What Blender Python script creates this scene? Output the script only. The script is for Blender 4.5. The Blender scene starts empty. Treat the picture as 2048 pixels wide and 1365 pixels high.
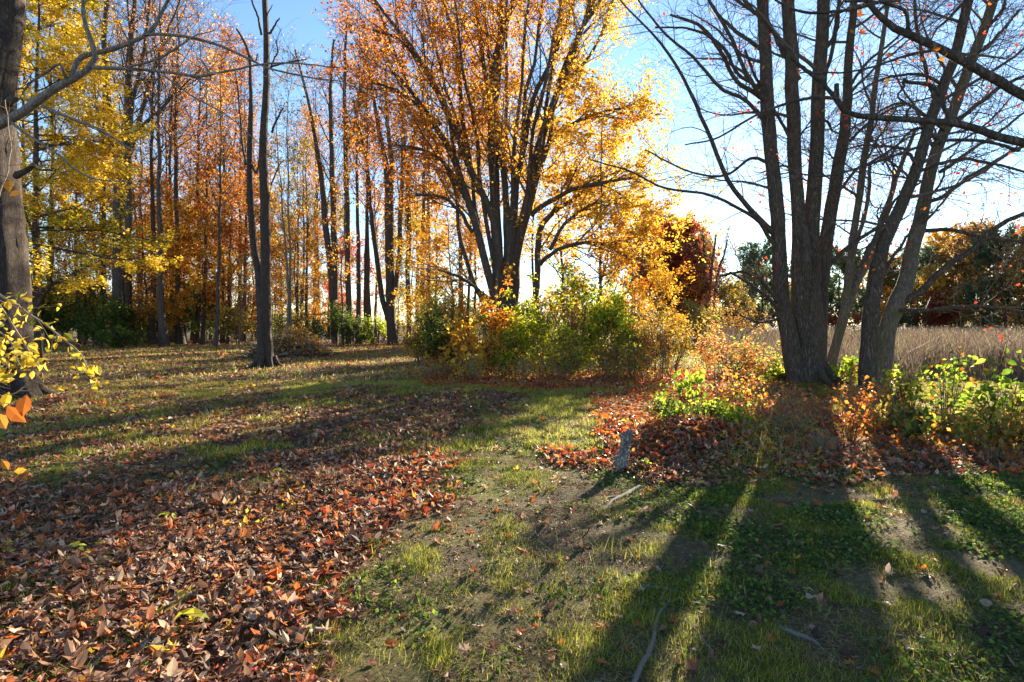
import bpy, math
import numpy as np
from mathutils import Vector

# ---------------------------------------------------------------- camera, sky, sun, exposure
S = bpy.context.scene
COL = S.collection
F, HZ, CX, CAMZ = 1138.0, 650.0, 1024.0, 1.6       # focal length in photo pixels, horizon row, centre column, eye height
cam = bpy.data.cameras.new("camera")
cam.sensor_width = 36.0
cam.lens = 36.0 * F / 2048.0
cam.shift_y = (HZ - 682.5) / 2048.0
cam.clip_start, cam.clip_end = 0.05, 3000.0
cam_o = bpy.data.objects.new("camera", cam)
cam_o.location = (0, 0, CAMZ)
cam_o.rotation_euler = (math.radians(90), 0, 0)
COL.objects.link(cam_o)
S.camera = cam_o

SUN = Vector((0.534, 1.0, 0.303)).normalized()
SUN_EL = math.asin(SUN.z)
SUN_AZ = math.atan2(SUN.x, SUN.y)
world = bpy.data.worlds.new("World")
S.world = world
world.use_nodes = True
wn = world.node_tree.nodes
wl = world.node_tree.links
wn.clear()
sky = wn.new("ShaderNodeTexSky")
sky.sky_type = 'NISHITA'
sky.sun_disc = False
sky.sun_elevation = SUN_EL
sky.sun_rotation = SUN_AZ
sky.altitude = 100
sky.air_density = 1.0
sky.dust_density = 0.05
sky.ozone_density = 3.0
bg = wn.new("ShaderNodeBackground")
bg.inputs['Strength'].default_value = 0.072
out = wn.new("ShaderNodeOutputWorld")
wl.new(sky.outputs[0], bg.inputs[0])
wl.new(bg.outputs[0], out.inputs[0])

sl = bpy.data.lights.new("sun", 'SUN')
sl.energy = 5.0
sl.angle = math.radians(0.5)
sl.color = (1.0, 0.86, 0.64)
so = bpy.data.objects.new("sun", sl)
so.rotation_euler = SUN.to_track_quat('Z', 'Y').to_euler()
so.location = SUN * 200
COL.objects.link(so)

S.view_settings.view_transform = 'Standard'
S.view_settings.look = 'None'
S.view_settings.gamma = 1.0
S.view_settings.use_curve_mapping = False
S.view_settings.exposure = 2.2
S.cycles.max_bounces = 9
S.cycles.diffuse_bounces = 5
S.cycles.transmission_bounces = 6
S.cycles.glossy_bounces = 2
S.cycles.sample_clamp_indirect = 4.0
S.cycles.use_denoising = True

rng = np.random.default_rng(11)


# ---------------------------------------------------------------- helpers
def W(u, v, Y):
    return np.array([(u - CX) / F * Y, Y, CAMZ + (HZ - v) / F * Y])


def hash2(ix, iy, s):
    h = (ix.astype(np.int64) * 374761393 + iy.astype(np.int64) * 668265263 + s * 974634347) & 0x7fffffff
    h = ((h ^ (h >> 13)) * 1274126177) & 0x7fffffff
    return ((h ^ (h >> 16)) & 0xffff) / 65535.0


def vnoise(x, y, s=0):
    ix, iy = np.floor(x), np.floor(y)
    fx, fy = x - ix, y - iy
    fx, fy = fx * fx * (3 - 2 * fx), fy * fy * (3 - 2 * fy)
    a, b = hash2(ix, iy, s), hash2(ix + 1, iy, s)
    c, d = hash2(ix, iy + 1, s), hash2(ix + 1, iy + 1, s)
    return (a * (1 - fx) + b * fx) * (1 - fy) + (c * (1 - fx) + d * fx) * fy


def fbm(x, y, s=0, o=4):
    t, a, n = 0.0, 0.5, 0.0
    for k in range(o):
        t = t + a * vnoise(x * 2 ** k + 17.3 * k, y * 2 ** k + 9.1 * k, s + k)
        n += a
        a *= 0.5
    return t / n


def sstep(a, b, x):
    t = np.clip((x - a) / (b - a), 0, 1)
    return t * t * (3 - 2 * t)


def unit(v):
    return v / (np.linalg.norm(v, axis=-1, keepdims=True) + 1e-9)


MOUNDS = [(2.25, 7.25, 0.75, 0.95, 0.30), (3.3, 7.6, 0.9, 0.9, 0.16), (7.45, 13.9, 1.6, 1.5, 0.22), (2.6, 8.9, 0.9, 1.0, 0.12),
          (-6.9, 21.4, 1.3, 1.3, 0.10), (-8.9, 12.0, 1.5, 1.5, 0.15)]


def gz(x, y):
    """height of the ground: a nearly flat lawn that dips into the pond at the right"""
    x, y = np.asarray(x, float), np.asarray(y, float)
    z = 0.10 * (fbm(x * 0.22, y * 0.22, 3) - 0.5) + 0.05 * (fbm(x * 1.1, y * 1.1, 8, 3) - 0.5)
    z = z * sstep(0.5, 4, np.hypot(x, y) + 1)
    for mx, my, sx, sy, h in MOUNDS:
        z = z + h * np.exp(-((x - mx) / sx) ** 2 - ((y - my) / sy) ** 2)
    wob = 2.2 * (fbm(x * 0.18, y * 0.18, 21) - 0.5)
    d = np.minimum(np.minimum(y - 15.4, (x - 0.335 * y - 0.6) * 0.85) + wob, (96 - y) * 0.5)
    z = z - 1.15 * sstep(-0.6, 4.5, d)
    z = z + 0.5 * sstep(98, 112, y) * sstep(20, 40, x)
    return z


WATER_Z = -0.42


def ground_hit(u, v):
    """where the pixel's sight line meets the ground (for laying things out)"""
    Y = CAMZ * F / max(v - HZ, 1.0)
    for _ in range(12):
        x = (u - CX) / F * Y
        Y = (CAMZ - float(gz(x, Y))) * F / max(v - HZ, 1.0)
    return (u - CX) / F * Y, Y


def new_mesh(name, V, Fs, mat=None, rnd=None, smooth=False, attrs=None):
    me = bpy.data.meshes.new(name)
    V = np.ascontiguousarray(V, np.float32)
    me.vertices.add(len(V))
    me.vertices.foreach_set('co', V.ravel())
    if not isinstance(Fs, (list, tuple)):
        Fs = [Fs]
    Fs = [np.asarray(f, np.int32) for f in Fs if len(f)]
    lt = np.concatenate([np.full(len(f), f.shape[1], np.int32) for f in Fs])
    lp = np.concatenate([f.ravel() for f in Fs]).astype(np.int32)
    me.loops.add(len(lp))
    me.loops.foreach_set('vertex_index', lp)
    me.polygons.add(len(lt))
    ls = np.zeros(len(lt), np.int32)
    ls[1:] = np.cumsum(lt)[:-1]
    me.polygons.foreach_set('loop_start', ls)
    me.polygons.foreach_set('use_smooth', np.full(len(lt), smooth))
    if rnd is not None:
        a = me.attributes.new('rnd', 'FLOAT', 'POINT')
        a.data.foreach_set('value', np.ascontiguousarray(rnd, np.float32))
    for k, val in (attrs or {}).items():
        a = me.attributes.new(k, 'FLOAT', 'POINT')
        a.data.foreach_set('value', np.ascontiguousarray(val, np.float32))
    me.update(calc_edges=True)
    if mat:
        me.materials.append(mat)
    return me


def link(name, me, parent=None, label=None, cat=None, group=None, kind=None, loc=None):
    o = bpy.data.objects.new(name, me)
    COL.objects.link(o)
    if parent is not None:
        o.parent = parent
    tag(o, label, cat, group, kind)
    if loc is not None:
        o.location = [float(c) for c in loc]
    return o


def tag(o, label=None, cat=None, group=None, kind=None):
    for k, v in (('label', label), ('category', cat), ('group', group), ('kind', kind)):
        if v:
            o[k] = v


def thing(name, label, cat, loc, group=None):
    return link(name, None, None, label, cat, group, None, loc)


def copy_tree(o, parent=None):
    c = o.copy()
    COL.objects.link(c)
    if parent is not None:
        c.parent = parent
    for ch in list(o.children):
        copy_tree(ch, c)
    return c


def resample(pts, n):
    """smooth curve (Catmull-Rom) through pts (m, c), n points evenly along it"""
    pts = np.asarray(pts, float)
    m = len(pts)
    p = np.vstack([2 * pts[0] - pts[1], pts, 2 * pts[-1] - pts[-2]])
    out_ = []
    for i in range(m - 1):
        p0, p1, p2, p3 = p[i], p[i + 1], p[i + 2], p[i + 3]
        t = np.linspace(0, 1, 12, endpoint=False)[:, None]
        out_.append(0.5 * (2 * p1 + (p2 - p0) * t + (2 * p0 - 5 * p1 + 4 * p2 - p3) * t ** 2 + (3 * p1 - p0 - 3 * p2 + p3) * t ** 3))
    q = np.vstack(out_ + [pts[-1:]])
    s = np.concatenate([[0], np.cumsum(np.linalg.norm(np.diff(q[:, :3], axis=0), axis=1))])
    ss = np.linspace(0, s[-1], n)
    return np.stack([np.interp(ss, s, q[:, k]) for k in range(q.shape[1])], 1)


def tubes(P, R, k, flute=0.0, lump=0.0):
    B, n, _ = P.shape
    T = unit(np.gradient(P, axis=1))
    d = P[:, -1] - P[:, 0]
    ref = np.eye(3)[np.argmin(np.abs(d), 1)][:, None, :]
    N = unit(ref - (ref * T).sum(-1, keepdims=True) * T)
    Bn = np.cross(T, N)
    th = 2 * np.pi * np.arange(k) / k
    rad = np.broadcast_to(R[:, :, None], (B, n, k)).copy()
    if flute:
        ph = rng.uniform(0, 6.28, (B, 1, 3))
        s = np.linspace(0, 1, n)[None, :]
        for j, mm in enumerate((3, 5, 8)):
            a = flute * (1.0, 0.7, 0.5)[j]
            rad *= 1 + a * np.cos(mm * th[None, None] + ph[:, :, j:j + 1] + 5 * s[:, :, None] * (j - 1))
    if lump:
        rad *= 1 + lump * rng.standard_normal((B, n, k))
    ring = P[:, :, None] + rad[..., None] * (np.cos(th)[None, None, :, None] * N[:, :, None] + np.sin(th)[None, None, :, None] * Bn[:, :, None])
    V = ring.reshape(-1, 3)
    b = (np.arange(B) * n * k)[:, None, None]
    i = (np.arange(n - 1) * k)[None, :, None]
    j = np.arange(k)[None, None, :]
    j2 = (j + 1) % k
    Q = np.stack([b + i + j, b + i + j2, b + i + k + j2, b + i + k + j], -1).reshape(-1, 4)
    return V, Q


def merge(parts):
    Vs, Fs, off = [], [], 0
    for V, Q in parts:
        Vs.append(V)
        Fs.append(np.asarray(Q) + off)
        off += len(V)
    w = {}
    for f in Fs:
        w.setdefault(f.shape[1], []).append(f)
    return np.vstack(Vs), [np.vstack(x) for x in w.values()]


def grow(P, R, nc, t0, t1, ang, L, npt, jit=0.12, up=0.0, rf=0.6, rmin=0.004, flat=0.0, pref=None, slim=0.016):
    B, n, _ = P.shape
    M = B * nc
    idx = np.repeat(np.arange(B), nc)
    t = np.tile((np.arange(nc) + 0.5) / nc, B) + rng.uniform(-0.5, 0.5, M) / nc
    t = t0 + (t1 - t0) * t
    s = t * (n - 1)
    i = np.clip(np.floor(s).astype(int), 0, n - 2)
    f = (s - i)[:, None]
    pos = P[idx, i] * (1 - f) + P[idx, i + 1] * f
    T = unit(P[idx, i + 1] - P[idx, i])
    r = R[idx, i] * (1 - f[:, 0]) + R[idx, i + 1] * f[:, 0]
    rv = rng.standard_normal((M, 3))
    rv[:, 2] *= (1 - flat)
    if pref is not None:
        rv = rv + np.asarray(pref)
    perp = unit(rv - (rv * T).sum(-1, keepdims=True) * T)
    a = (ang * (1 + 0.28 * rng.standard_normal(M)))[:, None]
    d = np.cos(a) * T + np.sin(a) * perp
    Lc = (L(t) if callable(L) else L) * rng.uniform(0.55, 1.2, M)
    Q = np.empty((M, npt, 3))
    Q[:, 0] = pos
    for k in range(1, npt):
        d = d + jit * rng.standard_normal((M, 3))
        d[:, 2] += up
        d = unit(d)
        Q[:, k] = Q[:, k - 1] + d * (Lc / (npt - 1))[:, None]
    r0 = np.clip(np.minimum(r * rf, Lc * slim), rmin, None)
    R2 = np.maximum(r0[:, None] * (1 - 0.75 * np.linspace(0, 1, npt))[None], rmin * 0.55)
    return Q, R2


def along(P, n, t0=0.15, t1=1.0, spread=0.05):
    """n random points along the curves P, with a little scatter"""
    B, m, _ = P.shape
    idx = rng.integers(0, B, n)
    s = rng.uniform(t0, t1, n) * (m - 1)
    i = np.clip(np.floor(s).astype(int), 0, m - 2)
    f = (s - i)[:, None]
    return P[idx, i] * (1 - f) + P[idx, i + 1] * f + rng.standard_normal((n, 3)) * spread


# leaf outlines: x across, y along, z fold
T_DIAMOND = (np.array([[0, -.5, 0], [.36, 0.02, .10], [0, .5, -.04], [-.36, -.02, .10]]), np.array([[0, 1, 2, 3]]))
T_OVAL = (np.array([[0, -.5, 0], [.24, -.22, .07], [.27, .1, .08], [0, .5, -.12], [-.27, .1, .08], [-.24, -.22, .07], [0, -.05, 0]]),
          np.array([[0, 1, 6], [1, 2, 6], [2, 3, 6], [3, 4, 6], [4, 5, 6], [5, 0, 6]]))


def lobed(curl, seed):
    r_ = np.random.default_rng(seed)
    ang = np.radians([-90, -35, -12, 12, 35, 62, 90, 118, 145, 168, 192, 215])
    rad = np.array([.18, .42, .22, .50, .27, .40, .58, .40, .27, .50, .22, .42]) * r_.uniform(.82, 1.15, 12)
    x, y = rad * np.cos(ang), rad * np.sin(ang)
    z = curl * (x * x * r_.uniform(.6, 2.2) + y * y * r_.uniform(-.6, 1.6)) + .05 * r_.standard_normal(12)
    V = np.vstack([[0, -.02, 0], np.stack([x, y, z], 1)])
    Fc = np.array([[0, 1 + i, 1 + (i + 1) % 12] for i in range(12)])
    return V, Fc


def curled(seed):
    r_ = np.random.default_rng(seed)
    y = np.array([-.5, -.25, .05, .3, .52])
    w = np.array([.10, .34, .38, .27, .05])
    c = r_.uniform(.3, .7)
    V, Fc = [], []
    for k in range(5):
        zz = .5 * c * (y[k] ** 2) + r_.normal(0, .03)
        V += [[-w[k], y[k], zz + c * w[k] * r_.uniform(.3, 1.1)], [0, y[k], zz], [w[k], y[k], zz + c * w[k] * r_.uniform(.3, 1.1)]]
    for k in range(4):
        a = 3 * k
        Fc += [[a, a + 1, a + 4, a + 3], [a + 1, a + 2, a + 5, a + 4]]
    return np.array(V), np.array(Fc)


def leaves(pos, size, tmpl, nb=(0, 0, 1), spread=0.8, rnd=None, hang=0.0):
    n = len(pos)
    TV, TF = tmpl
    nrm = unit(np.asarray(nb)[None] + spread * rng.standard_normal((n, 3)))
    h = rng.standard_normal((n, 3))
    h[:, 2] -= hang
    b = unit(h - (h * nrm).sum(-1, keepdims=True) * nrm)
    a = np.cross(b, nrm)
    size = np.broadcast_to(np.asarray(size, float), (n,)) * rng.uniform(0.6, 1.3, n)
    V = pos[:, None] + size[:, None, None] * (TV[None, :, 0:1] * a[:, None] + TV[None, :, 1:2] * b[:, None] + TV[None, :, 2:3] * nrm[:, None])
    m = len(TV)
    Fc = (np.arange(n) * m)[:, None, None] + TF[None]
    if rnd is None:
        rnd = rng.uniform(0, 1, n)
    return V.reshape(-1, 3), Fc.reshape(-1, TF.shape[1]), np.repeat(np.clip(rnd, 0, 1), m)


# ---------------------------------------------------------------- materials
def mat_new(name):
    m = bpy.data.materials.new(name)
    m.use_nodes = True
    nt = m.node_tree
    nt.nodes.clear()
    return m, nt.nodes, nt.links


def ramp_node(N, stops, interp='LINEAR'):
    r = N.new('ShaderNodeValToRGB')
    r.color_ramp.interpolation = interp
    e = r.color_ramp.elements
    while len(e) > 1:
        e.remove(e[-1])
    for i, (p, c) in enumerate(stops):
        el = e[0] if i == 0 else e.new(p)
        el.position = p
        el.color = (*c, 1)
    return r


def leaf_mat(name, stops, trans=0.5, rough=0.5, spec=0.3, mottle=0):
    m, N, Lk = mat_new(name)
    at = N.new('ShaderNodeAttribute')
    at.attribute_name = 'rnd'
    rp = ramp_node(N, stops)
    if mottle:
        tc = N.new('ShaderNodeTexCoord')
        nz = N.new('ShaderNodeTexNoise')
        nz.inputs['Scale'].default_value = mottle
        nz.inputs['Detail'].default_value = 3
        Lk.new(tc.outputs['Object'], nz.inputs['Vector'])
        ma = N.new('ShaderNodeMath')
        ma.operation = 'MULTIPLY_ADD'
        ma.inputs[1].default_value = .13
        ma.use_clamp = True
        sb = N.new('ShaderNodeMath')
        sb.operation = 'SUBTRACT'
        sb.inputs[1].default_value = .065
        Lk.new(at.outputs['Fac'], sb.inputs[0])
        Lk.new(nz.outputs['Fac'], ma.inputs[0])
        Lk.new(sb.outputs[0], ma.inputs[2])
        Lk.new(ma.outputs[0], rp.inputs[0])
    else:
        Lk.new(at.outputs['Fac'], rp.inputs[0])
    pb = N.new('ShaderNodeBsdfPrincipled')
    pb.inputs['Roughness'].default_value = rough
    pb.inputs['Specular IOR Level'].default_value = spec
    Lk.new(rp.outputs[0], pb.inputs['Base Color'])
    tr = N.new('ShaderNodeBsdfTranslucent')
    Lk.new(rp.outputs[0], tr.inputs['Color'])
    mx = N.new('ShaderNodeMixShader')
    mx.inputs[0].default_value = trans
    Lk.new(pb.outputs[0], mx.inputs[1])
    Lk.new(tr.outputs[0], mx.inputs[2])
    o = N.new('ShaderNodeOutputMaterial')
    Lk.new(mx.outputs[0], o.inputs[0])
    return m


def bark_mat(name, dark, light, scale=9.0, stretch=0.16, bump=0.5, moss=0.0, mosscol=(0.07, 0.085, 0.03), rough=0.9):
    m, N, Lk = mat_new(name)
    tc = N.new('ShaderNodeTexCoord')
    mp = N.new('ShaderNodeMapping')
    mp.inputs['Scale'].default_value = (scale, scale, scale * stretch)
    Lk.new(tc.outputs['Object'], mp.inputs[0])
    n1 = N.new('ShaderNodeTexNoise')
    n1.inputs['Scale'].default_value = 1.6
    n1.inputs['Detail'].default_value = 8
    n1.inputs['Roughness'].default_value = 0.72
    Lk.new(mp.outputs[0], n1.inputs['Vector'])
    vo = N.new('ShaderNodeTexVoronoi')
    vo.feature = 'DISTANCE_TO_EDGE'
    vo.inputs['Scale'].default_value = 2.6
    wv = N.new('ShaderNodeVectorMath')
    wv.operation = 'MULTIPLY_ADD'
    wv.inputs[1].default_value = (1.7, 1.7, 1.7)
    Lk.new(n1.outputs['Color'], wv.inputs[0])
    Lk.new(mp.outputs[0], wv.inputs[2])
    Lk.new(wv.outputs[0], vo.inputs['Vector'])
    cr = N.new('ShaderNodeMapRange')
    cr.inputs['From Max'].default_value = 0.22
    Lk.new(vo.outputs['Distance'], cr.inputs['Value'])
    cm = N.new('ShaderNodeMath')
    cm.operation = 'MULTIPLY_ADD'
    cm.inputs[1].default_value = .82
    cm.inputs[2].default_value = .18
    Lk.new(cr.outputs[0], cm.inputs[0])
    h = N.new('ShaderNodeMath')
    h.operation = 'MULTIPLY'
    Lk.new(n1.outputs['Fac'], h.inputs[0])
    Lk.new(cm.outputs[0], h.inputs[1])
    rp = ramp_node(N, [(0.0, dark), (0.28, tuple(0.5 * (a + b) for a, b in zip(dark, light))), (0.62, light)])
    Lk.new(h.outputs[0], rp.inputs[0])
    n2 = N.new('ShaderNodeTexNoise')
    n2.inputs['Scale'].default_value = 3.2
    n2.inputs['Detail'].default_value = 6
    Lk.new(tc.outputs['Object'], n2.inputs['Vector'])
    mr = N.new('ShaderNodeMapRange')
    mr.inputs['From Min'].default_value = 0.62 - 0.25 * moss
    mr.inputs['From Max'].default_value = 0.72 - 0.15 * moss
    mr.inputs['To Max'].default_value = 0.75 if moss else 0.25
    Lk.new(n2.outputs['Fac'], mr.inputs['Value'])
    mx = N.new('ShaderNodeMix')
    mx.data_type = 'RGBA'
    Lk.new(mr.outputs[0], mx.inputs['Factor'])
    Lk.new(rp.outputs[0], mx.inputs['A'])
    mx.inputs['B'].default_value = (*mosscol, 1) if moss else (*[min(1, c * 1.35) for c in light], 1)
    pb = N.new('ShaderNodeBsdfPrincipled')
    pb.inputs['Roughness'].default_value = rough
    pb.inputs['Specular IOR Level'].default_value = 0.25
    Lk.new(mx.outputs['Result'], pb.inputs['Base Color'])
    bp = N.new('ShaderNodeBump')
    bp.inputs['Strength'].default_value = bump
    bp.inputs['Distance'].default_value = 0.04
    Lk.new(h.outputs[0], bp.inputs['Height'])
    Lk.new(bp.outputs[0], pb.inputs['Normal'])
    o = N.new('ShaderNodeOutputMaterial')
    Lk.new(pb.outputs[0], o.inputs[0])
    return m


def plain_mat(name, c, rough=0.8, spec=0.3):
    m, N, Lk = mat_new(name)
    tc = N.new('ShaderNodeTexCoord')
    n1 = N.new('ShaderNodeTexNoise')
    n1.inputs['Scale'].default_value = 7
    n1.inputs['Detail'].default_value = 5
    Lk.new(tc.outputs['Object'], n1.inputs['Vector'])
    rp = ramp_node(N, [(0.3, tuple(x * 0.7 for x in c)), (0.7, c)])
    Lk.new(n1.outputs['Fac'], rp.inputs[0])
    pb = N.new('ShaderNodeBsdfPrincipled')
    pb.inputs['Roughness'].default_value = rough
    pb.inputs['Specular IOR Level'].default_value = spec
    Lk.new(rp.outputs[0], pb.inputs['Base Color'])
    o = N.new('ShaderNodeOutputMaterial')
    Lk.new(pb.outputs[0], o.inputs[0])
    return m


BARK_MAPLE = bark_mat('bark_maple', (0.022, 0.016, 0.012), (0.21, 0.155, 0.115), 12, 0.16, 1.0)
BARK_GREY = bark_mat('bark_grey', (0.06, 0.05, 0.042), (0.27, 0.235, 0.20), 10, 0.3, 0.4)
BARK_MOSSY = bark_mat('bark_mossy', (0.04, 0.032, 0.024), (0.22, 0.18, 0.14), 9, 0.2, 0.6, 0.55, (0.10, 0.11, 0.045))
BARK_DARK = bark_mat('bark_dark', (0.022, 0.017, 0.014), (0.15, 0.115, 0.09), 8, 0.16, 0.7)
BARK_SNAG = bark_mat('bark_snag', (0.016, 0.012, 0.010), (0.13, 0.098, 0.078), 11, 0.2, 0.8)
TWIG = bark_mat('twig_bark', (0.05, 0.038, 0.03), (0.16, 0.125, 0.10), 20, 0.3, 0.2)
TWIG_PALE = bark_mat('dead_twig', (0.16, 0.13, 0.10), (0.42, 0.36, 0.29), 20, 0.3, 0.2)

G_ORANGE = leaf_mat('leaves_orange_gold', [(0, (.40, .12, .02)), (.25, (.56, .19, .025)), (.5, (.68, .30, .03)), (.75, (.74, .42, .04)), (1, (.76, .54, .06))], .62)
G_GOLD = leaf_mat('leaves_gold', [(0, (.42, .15, .02)), (.3, (.66, .33, .03)), (.65, (.76, .48, .04)), (1, (.78, .58, .08))], .62)
G_YELLOW = leaf_mat('leaves_yellow', [(0, (.16, .20, .02)), (.12, (.40, .34, .03)), (.3, (.68, .44, .03)), (.65, (.78, .55, .04)), (1, (.80, .64, .10))], .62)
G_RUST = leaf_mat('leaves_rust', [(0, (.24, .06, .015)), (.35, (.42, .11, .02)), (.7, (.58, .20, .03)), (1, (.66, .34, .05))], .58)
G_RED = leaf_mat('leaves_dark_red', [(0, (.20, .025, .025)), (.45, (.40, .05, .035)), (.8, (.54, .10, .04)), (1, (.62, .22, .05))], .6)  # red lightened so the far trees look hazed
G_SCARLET = leaf_mat('leaves_scarlet', [(0, (.40, .03, .02)), (.5, (.62, .07, .03)), (1, (.70, .22, .04))], .55)
G_PINK = leaf_mat('leaves_pinkish_orange', [(0, (.58, .18, .05)), (.5, (.72, .32, .09)), (1, (.76, .48, .14))], .6)
G_GREEN = leaf_mat('leaves_green', [(0, (.03, .055, .012)), (.5, (.08, .13, .02)), (.85, (.17, .23, .035)), (1, (.38, .36, .05))], .6)
G_BRIGHT = leaf_mat('leaves_yellow_green', [(0, (.10, .16, .015)), (.4, (.26, .36, .03)), (.75, (.50, .54, .045)), (1, (.74, .58, .06))], .76)
G_LIME = leaf_mat('leaves_lime', [(0, (.08, .15, .015)), (.5, (.25, .38, .03)), (.9, (.44, .54, .05)), (1, (.66, .54, .07))], .7)
G_OLIVE = leaf_mat('leaves_olive_tan', [(0, (.13, .11, .02)), (.5, (.32, .26, .05)), (.8, (.50, .37, .07)), (1, (.66, .38, .05))], .6)
G_FARGREEN = leaf_mat('leaves_far_green', [(0, (.05, .09, .05)), (.6, (.11, .17, .08)), (1, (.26, .28, .08))], .6)  # haze over the far bank is put into this lightened green
G_BROWN = leaf_mat('leaves_brown_gold', [(0, (.18, .08, .03)), (.5, (.40, .22, .06)), (1, (.62, .38, .08))], .6)  # lightened ramp stands in for haze on the far trees
G_LITTER = leaf_mat('fallen_leaf_litter', [(0, (.06, .034, .024)), (.22, (.15, .078, .05)), (.42, (.26, .14, .085)), (.54, (.38, .22, .13)), (.62, (.34, .085, .03)), (.72, (.50, .16, .03)),
                                          (.80, (.40, .26, .17)), (.91, (.60, .45, .31)), (.96, (.50, .035, .02)), (1, (.68, .48, .05))], .4, .55, .25, 70)
G_REDLITTER = leaf_mat('fallen_red_leaves', [(0, (.14, .03, .02)), (.3, (.36, .07, .025)), (.6, (.50, .10, .025)), (.85, (.66, .22, .03)), (1, (.46, .30, .16))], .5, .45, .4, 60)
G_GRASS = leaf_mat('grass_blades', [(0, (.07, .09, .012)), (.3, (.17, .21, .022)), (.55, (.38, .40, .045)), (.75, (.52, .45, .09)), (1, (.60, .50, .24))], .6, .6, .15)
G_THATCH = leaf_mat('dead_grass', [(0, (.10, .07, .035)), (.5, (.30, .22, .10)), (1, (.50, .40, .22))], .4, .7, .1)
G_REED = leaf_mat('dry_reeds', [(0, (.07, .05, .04)), (.5, (.17, .12, .095)), (.85, (.28, .215, .145)), (1, (.28, .27, .10))], .35, .6, .25)


# ---------------------------------------------------------------- ground layout masks (given in the photo's ground coordinates)
def poly_sd(u, v, poly):
    """signed distance to a polygon, positive inside"""
    p = np.asarray(poly, float)
    q = np.roll(p, -1, 0)
    d = np.full(u.shape, 1e9)
    ins = np.zeros(u.shape, bool)
    for (ax, ay), (bx, by) in zip(p, q):
        ex, ey = bx - ax, by - ay
        t = np.clip(((u - ax) * ex + (v - ay) * ey) / (ex * ex + ey * ey + 1e-9), 0, 1)
        d = np.minimum(d, np.hypot(u - ax - t * ex, v - ay - t * ey))
        c = ((ay > v) != (by > v)) & (u < (bx - ax) * (v - ay) / (by - ay + 1e-12) + ax)
        ins ^= c
    return np.where(ins, d, -d)


LIT_POLYS = [   # polygon in photo pixels, soft edge, density
    ([(-3000, 960), (200, 930), (520, 900), (700, 880), (860, 870), (920, 900), (880, 950), (925, 1000), (860, 1040), (800, 1100), (740, 1190), (690, 1290), (640, 1400), (600, 4000), (-3000, 4000)], 60, 1.0),
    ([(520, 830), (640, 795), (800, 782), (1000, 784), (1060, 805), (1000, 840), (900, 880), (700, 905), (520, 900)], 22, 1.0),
    ([(-3000, 800), (540, 770), (560, 900), (0, 970), (-3000, 970)], 40, 0.68),
    ([(-3000, 690), (860, 680), (860, 750), (300, 790), (-3000, 800)], 12, 0.66),
    ([(640, 672), (870, 672), (880, 702), (640, 706)], 6, 0.9),
    ([(820, 738), (1000, 752), (1420, 738), (1500, 765), (1250, 775), (1000, 778), (850, 770)], 10, 1.0),
    ([(1190, 790), (1330, 782), (1480, 800), (1560, 860), (1520, 945), (1300, 965), (1240, 930), (1190, 880)], 22, 1.0),
    ([(1420, 770), (1560, 760), (1760, 800), (2100, 860), (5000, 880), (5000, 955), (2048, 960), (1600, 965), (1500, 940)], 22, 0.85),
    ([(1070, 900), (1160, 905), (1240, 915), (1220, 945), (1110, 940)], 14, 0.7),
]


def uv_of(x, y):
    yy = np.maximum(y, 0.8)
    return CX + F * x / yy, HZ + F * CAMZ / yy


def litter(x, y):
    u, v = uv_of(x, y)
    nz = fbm(x * 1.6, y * 1.6, 40) - 0.5
    d = np.full(np.shape(x), 0.07)
    for poly, soft, dens in LIT_POLYS:
        s = poly_sd(u, v, poly)
        d = np.maximum(d, dens * sstep(-0.9, 1.1, s / soft + 4.2 * nz))
    d = d * (0.72 + 0.9 * (fbm(x * 0.9, y * 0.9, 60) - 0.35))
    d = np.where(np.asarray(gz(x, y)) < WATER_Z + 0.03, 0, d)
    return np.clip(d, 0, 1)


def mossy(x, y):
    u, v = uv_of(x, y)
    a = np.exp(-((u - 1140) / 130) ** 2 - ((v - 800) / 16) ** 2) + 0.6 * np.exp(-((u - 985) / 60) ** 2 - ((v - 985) / 28) ** 2) \
        + 0.7 * np.exp(-((u - 1010) / 150) ** 2 - ((v - 900) / 60) ** 2)
    return np.clip(a * (0.4 + 1.2 * fbm(x * 2, y * 2, 77)), 0, 1)


def bare(x, y):
    """patches of bare trodden earth"""
    u, v = uv_of(x, y)
    b = sstep(0.52, 0.68, fbm(x * 0.8, y * 0.8, 91)) * sstep(11, 6, y)
    b = b + 0.8 * np.exp(-((u - 1130) / 190) ** 2 - ((v - 1000) / 100) ** 2)
    return np.clip(b, 0, 1)


def green(x, y):
    g = (1 - 0.75 * litter(x, y)) * (0.35 + 0.9 * fbm(x * 0.7, y * 0.7, 33)) * (1 - 0.65 * bare(x, y))
    g = np.where(np.asarray(gz(x, y)) < WATER_Z + 0.05, 0, g)
    return np.clip(g, 0, 1)


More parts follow.
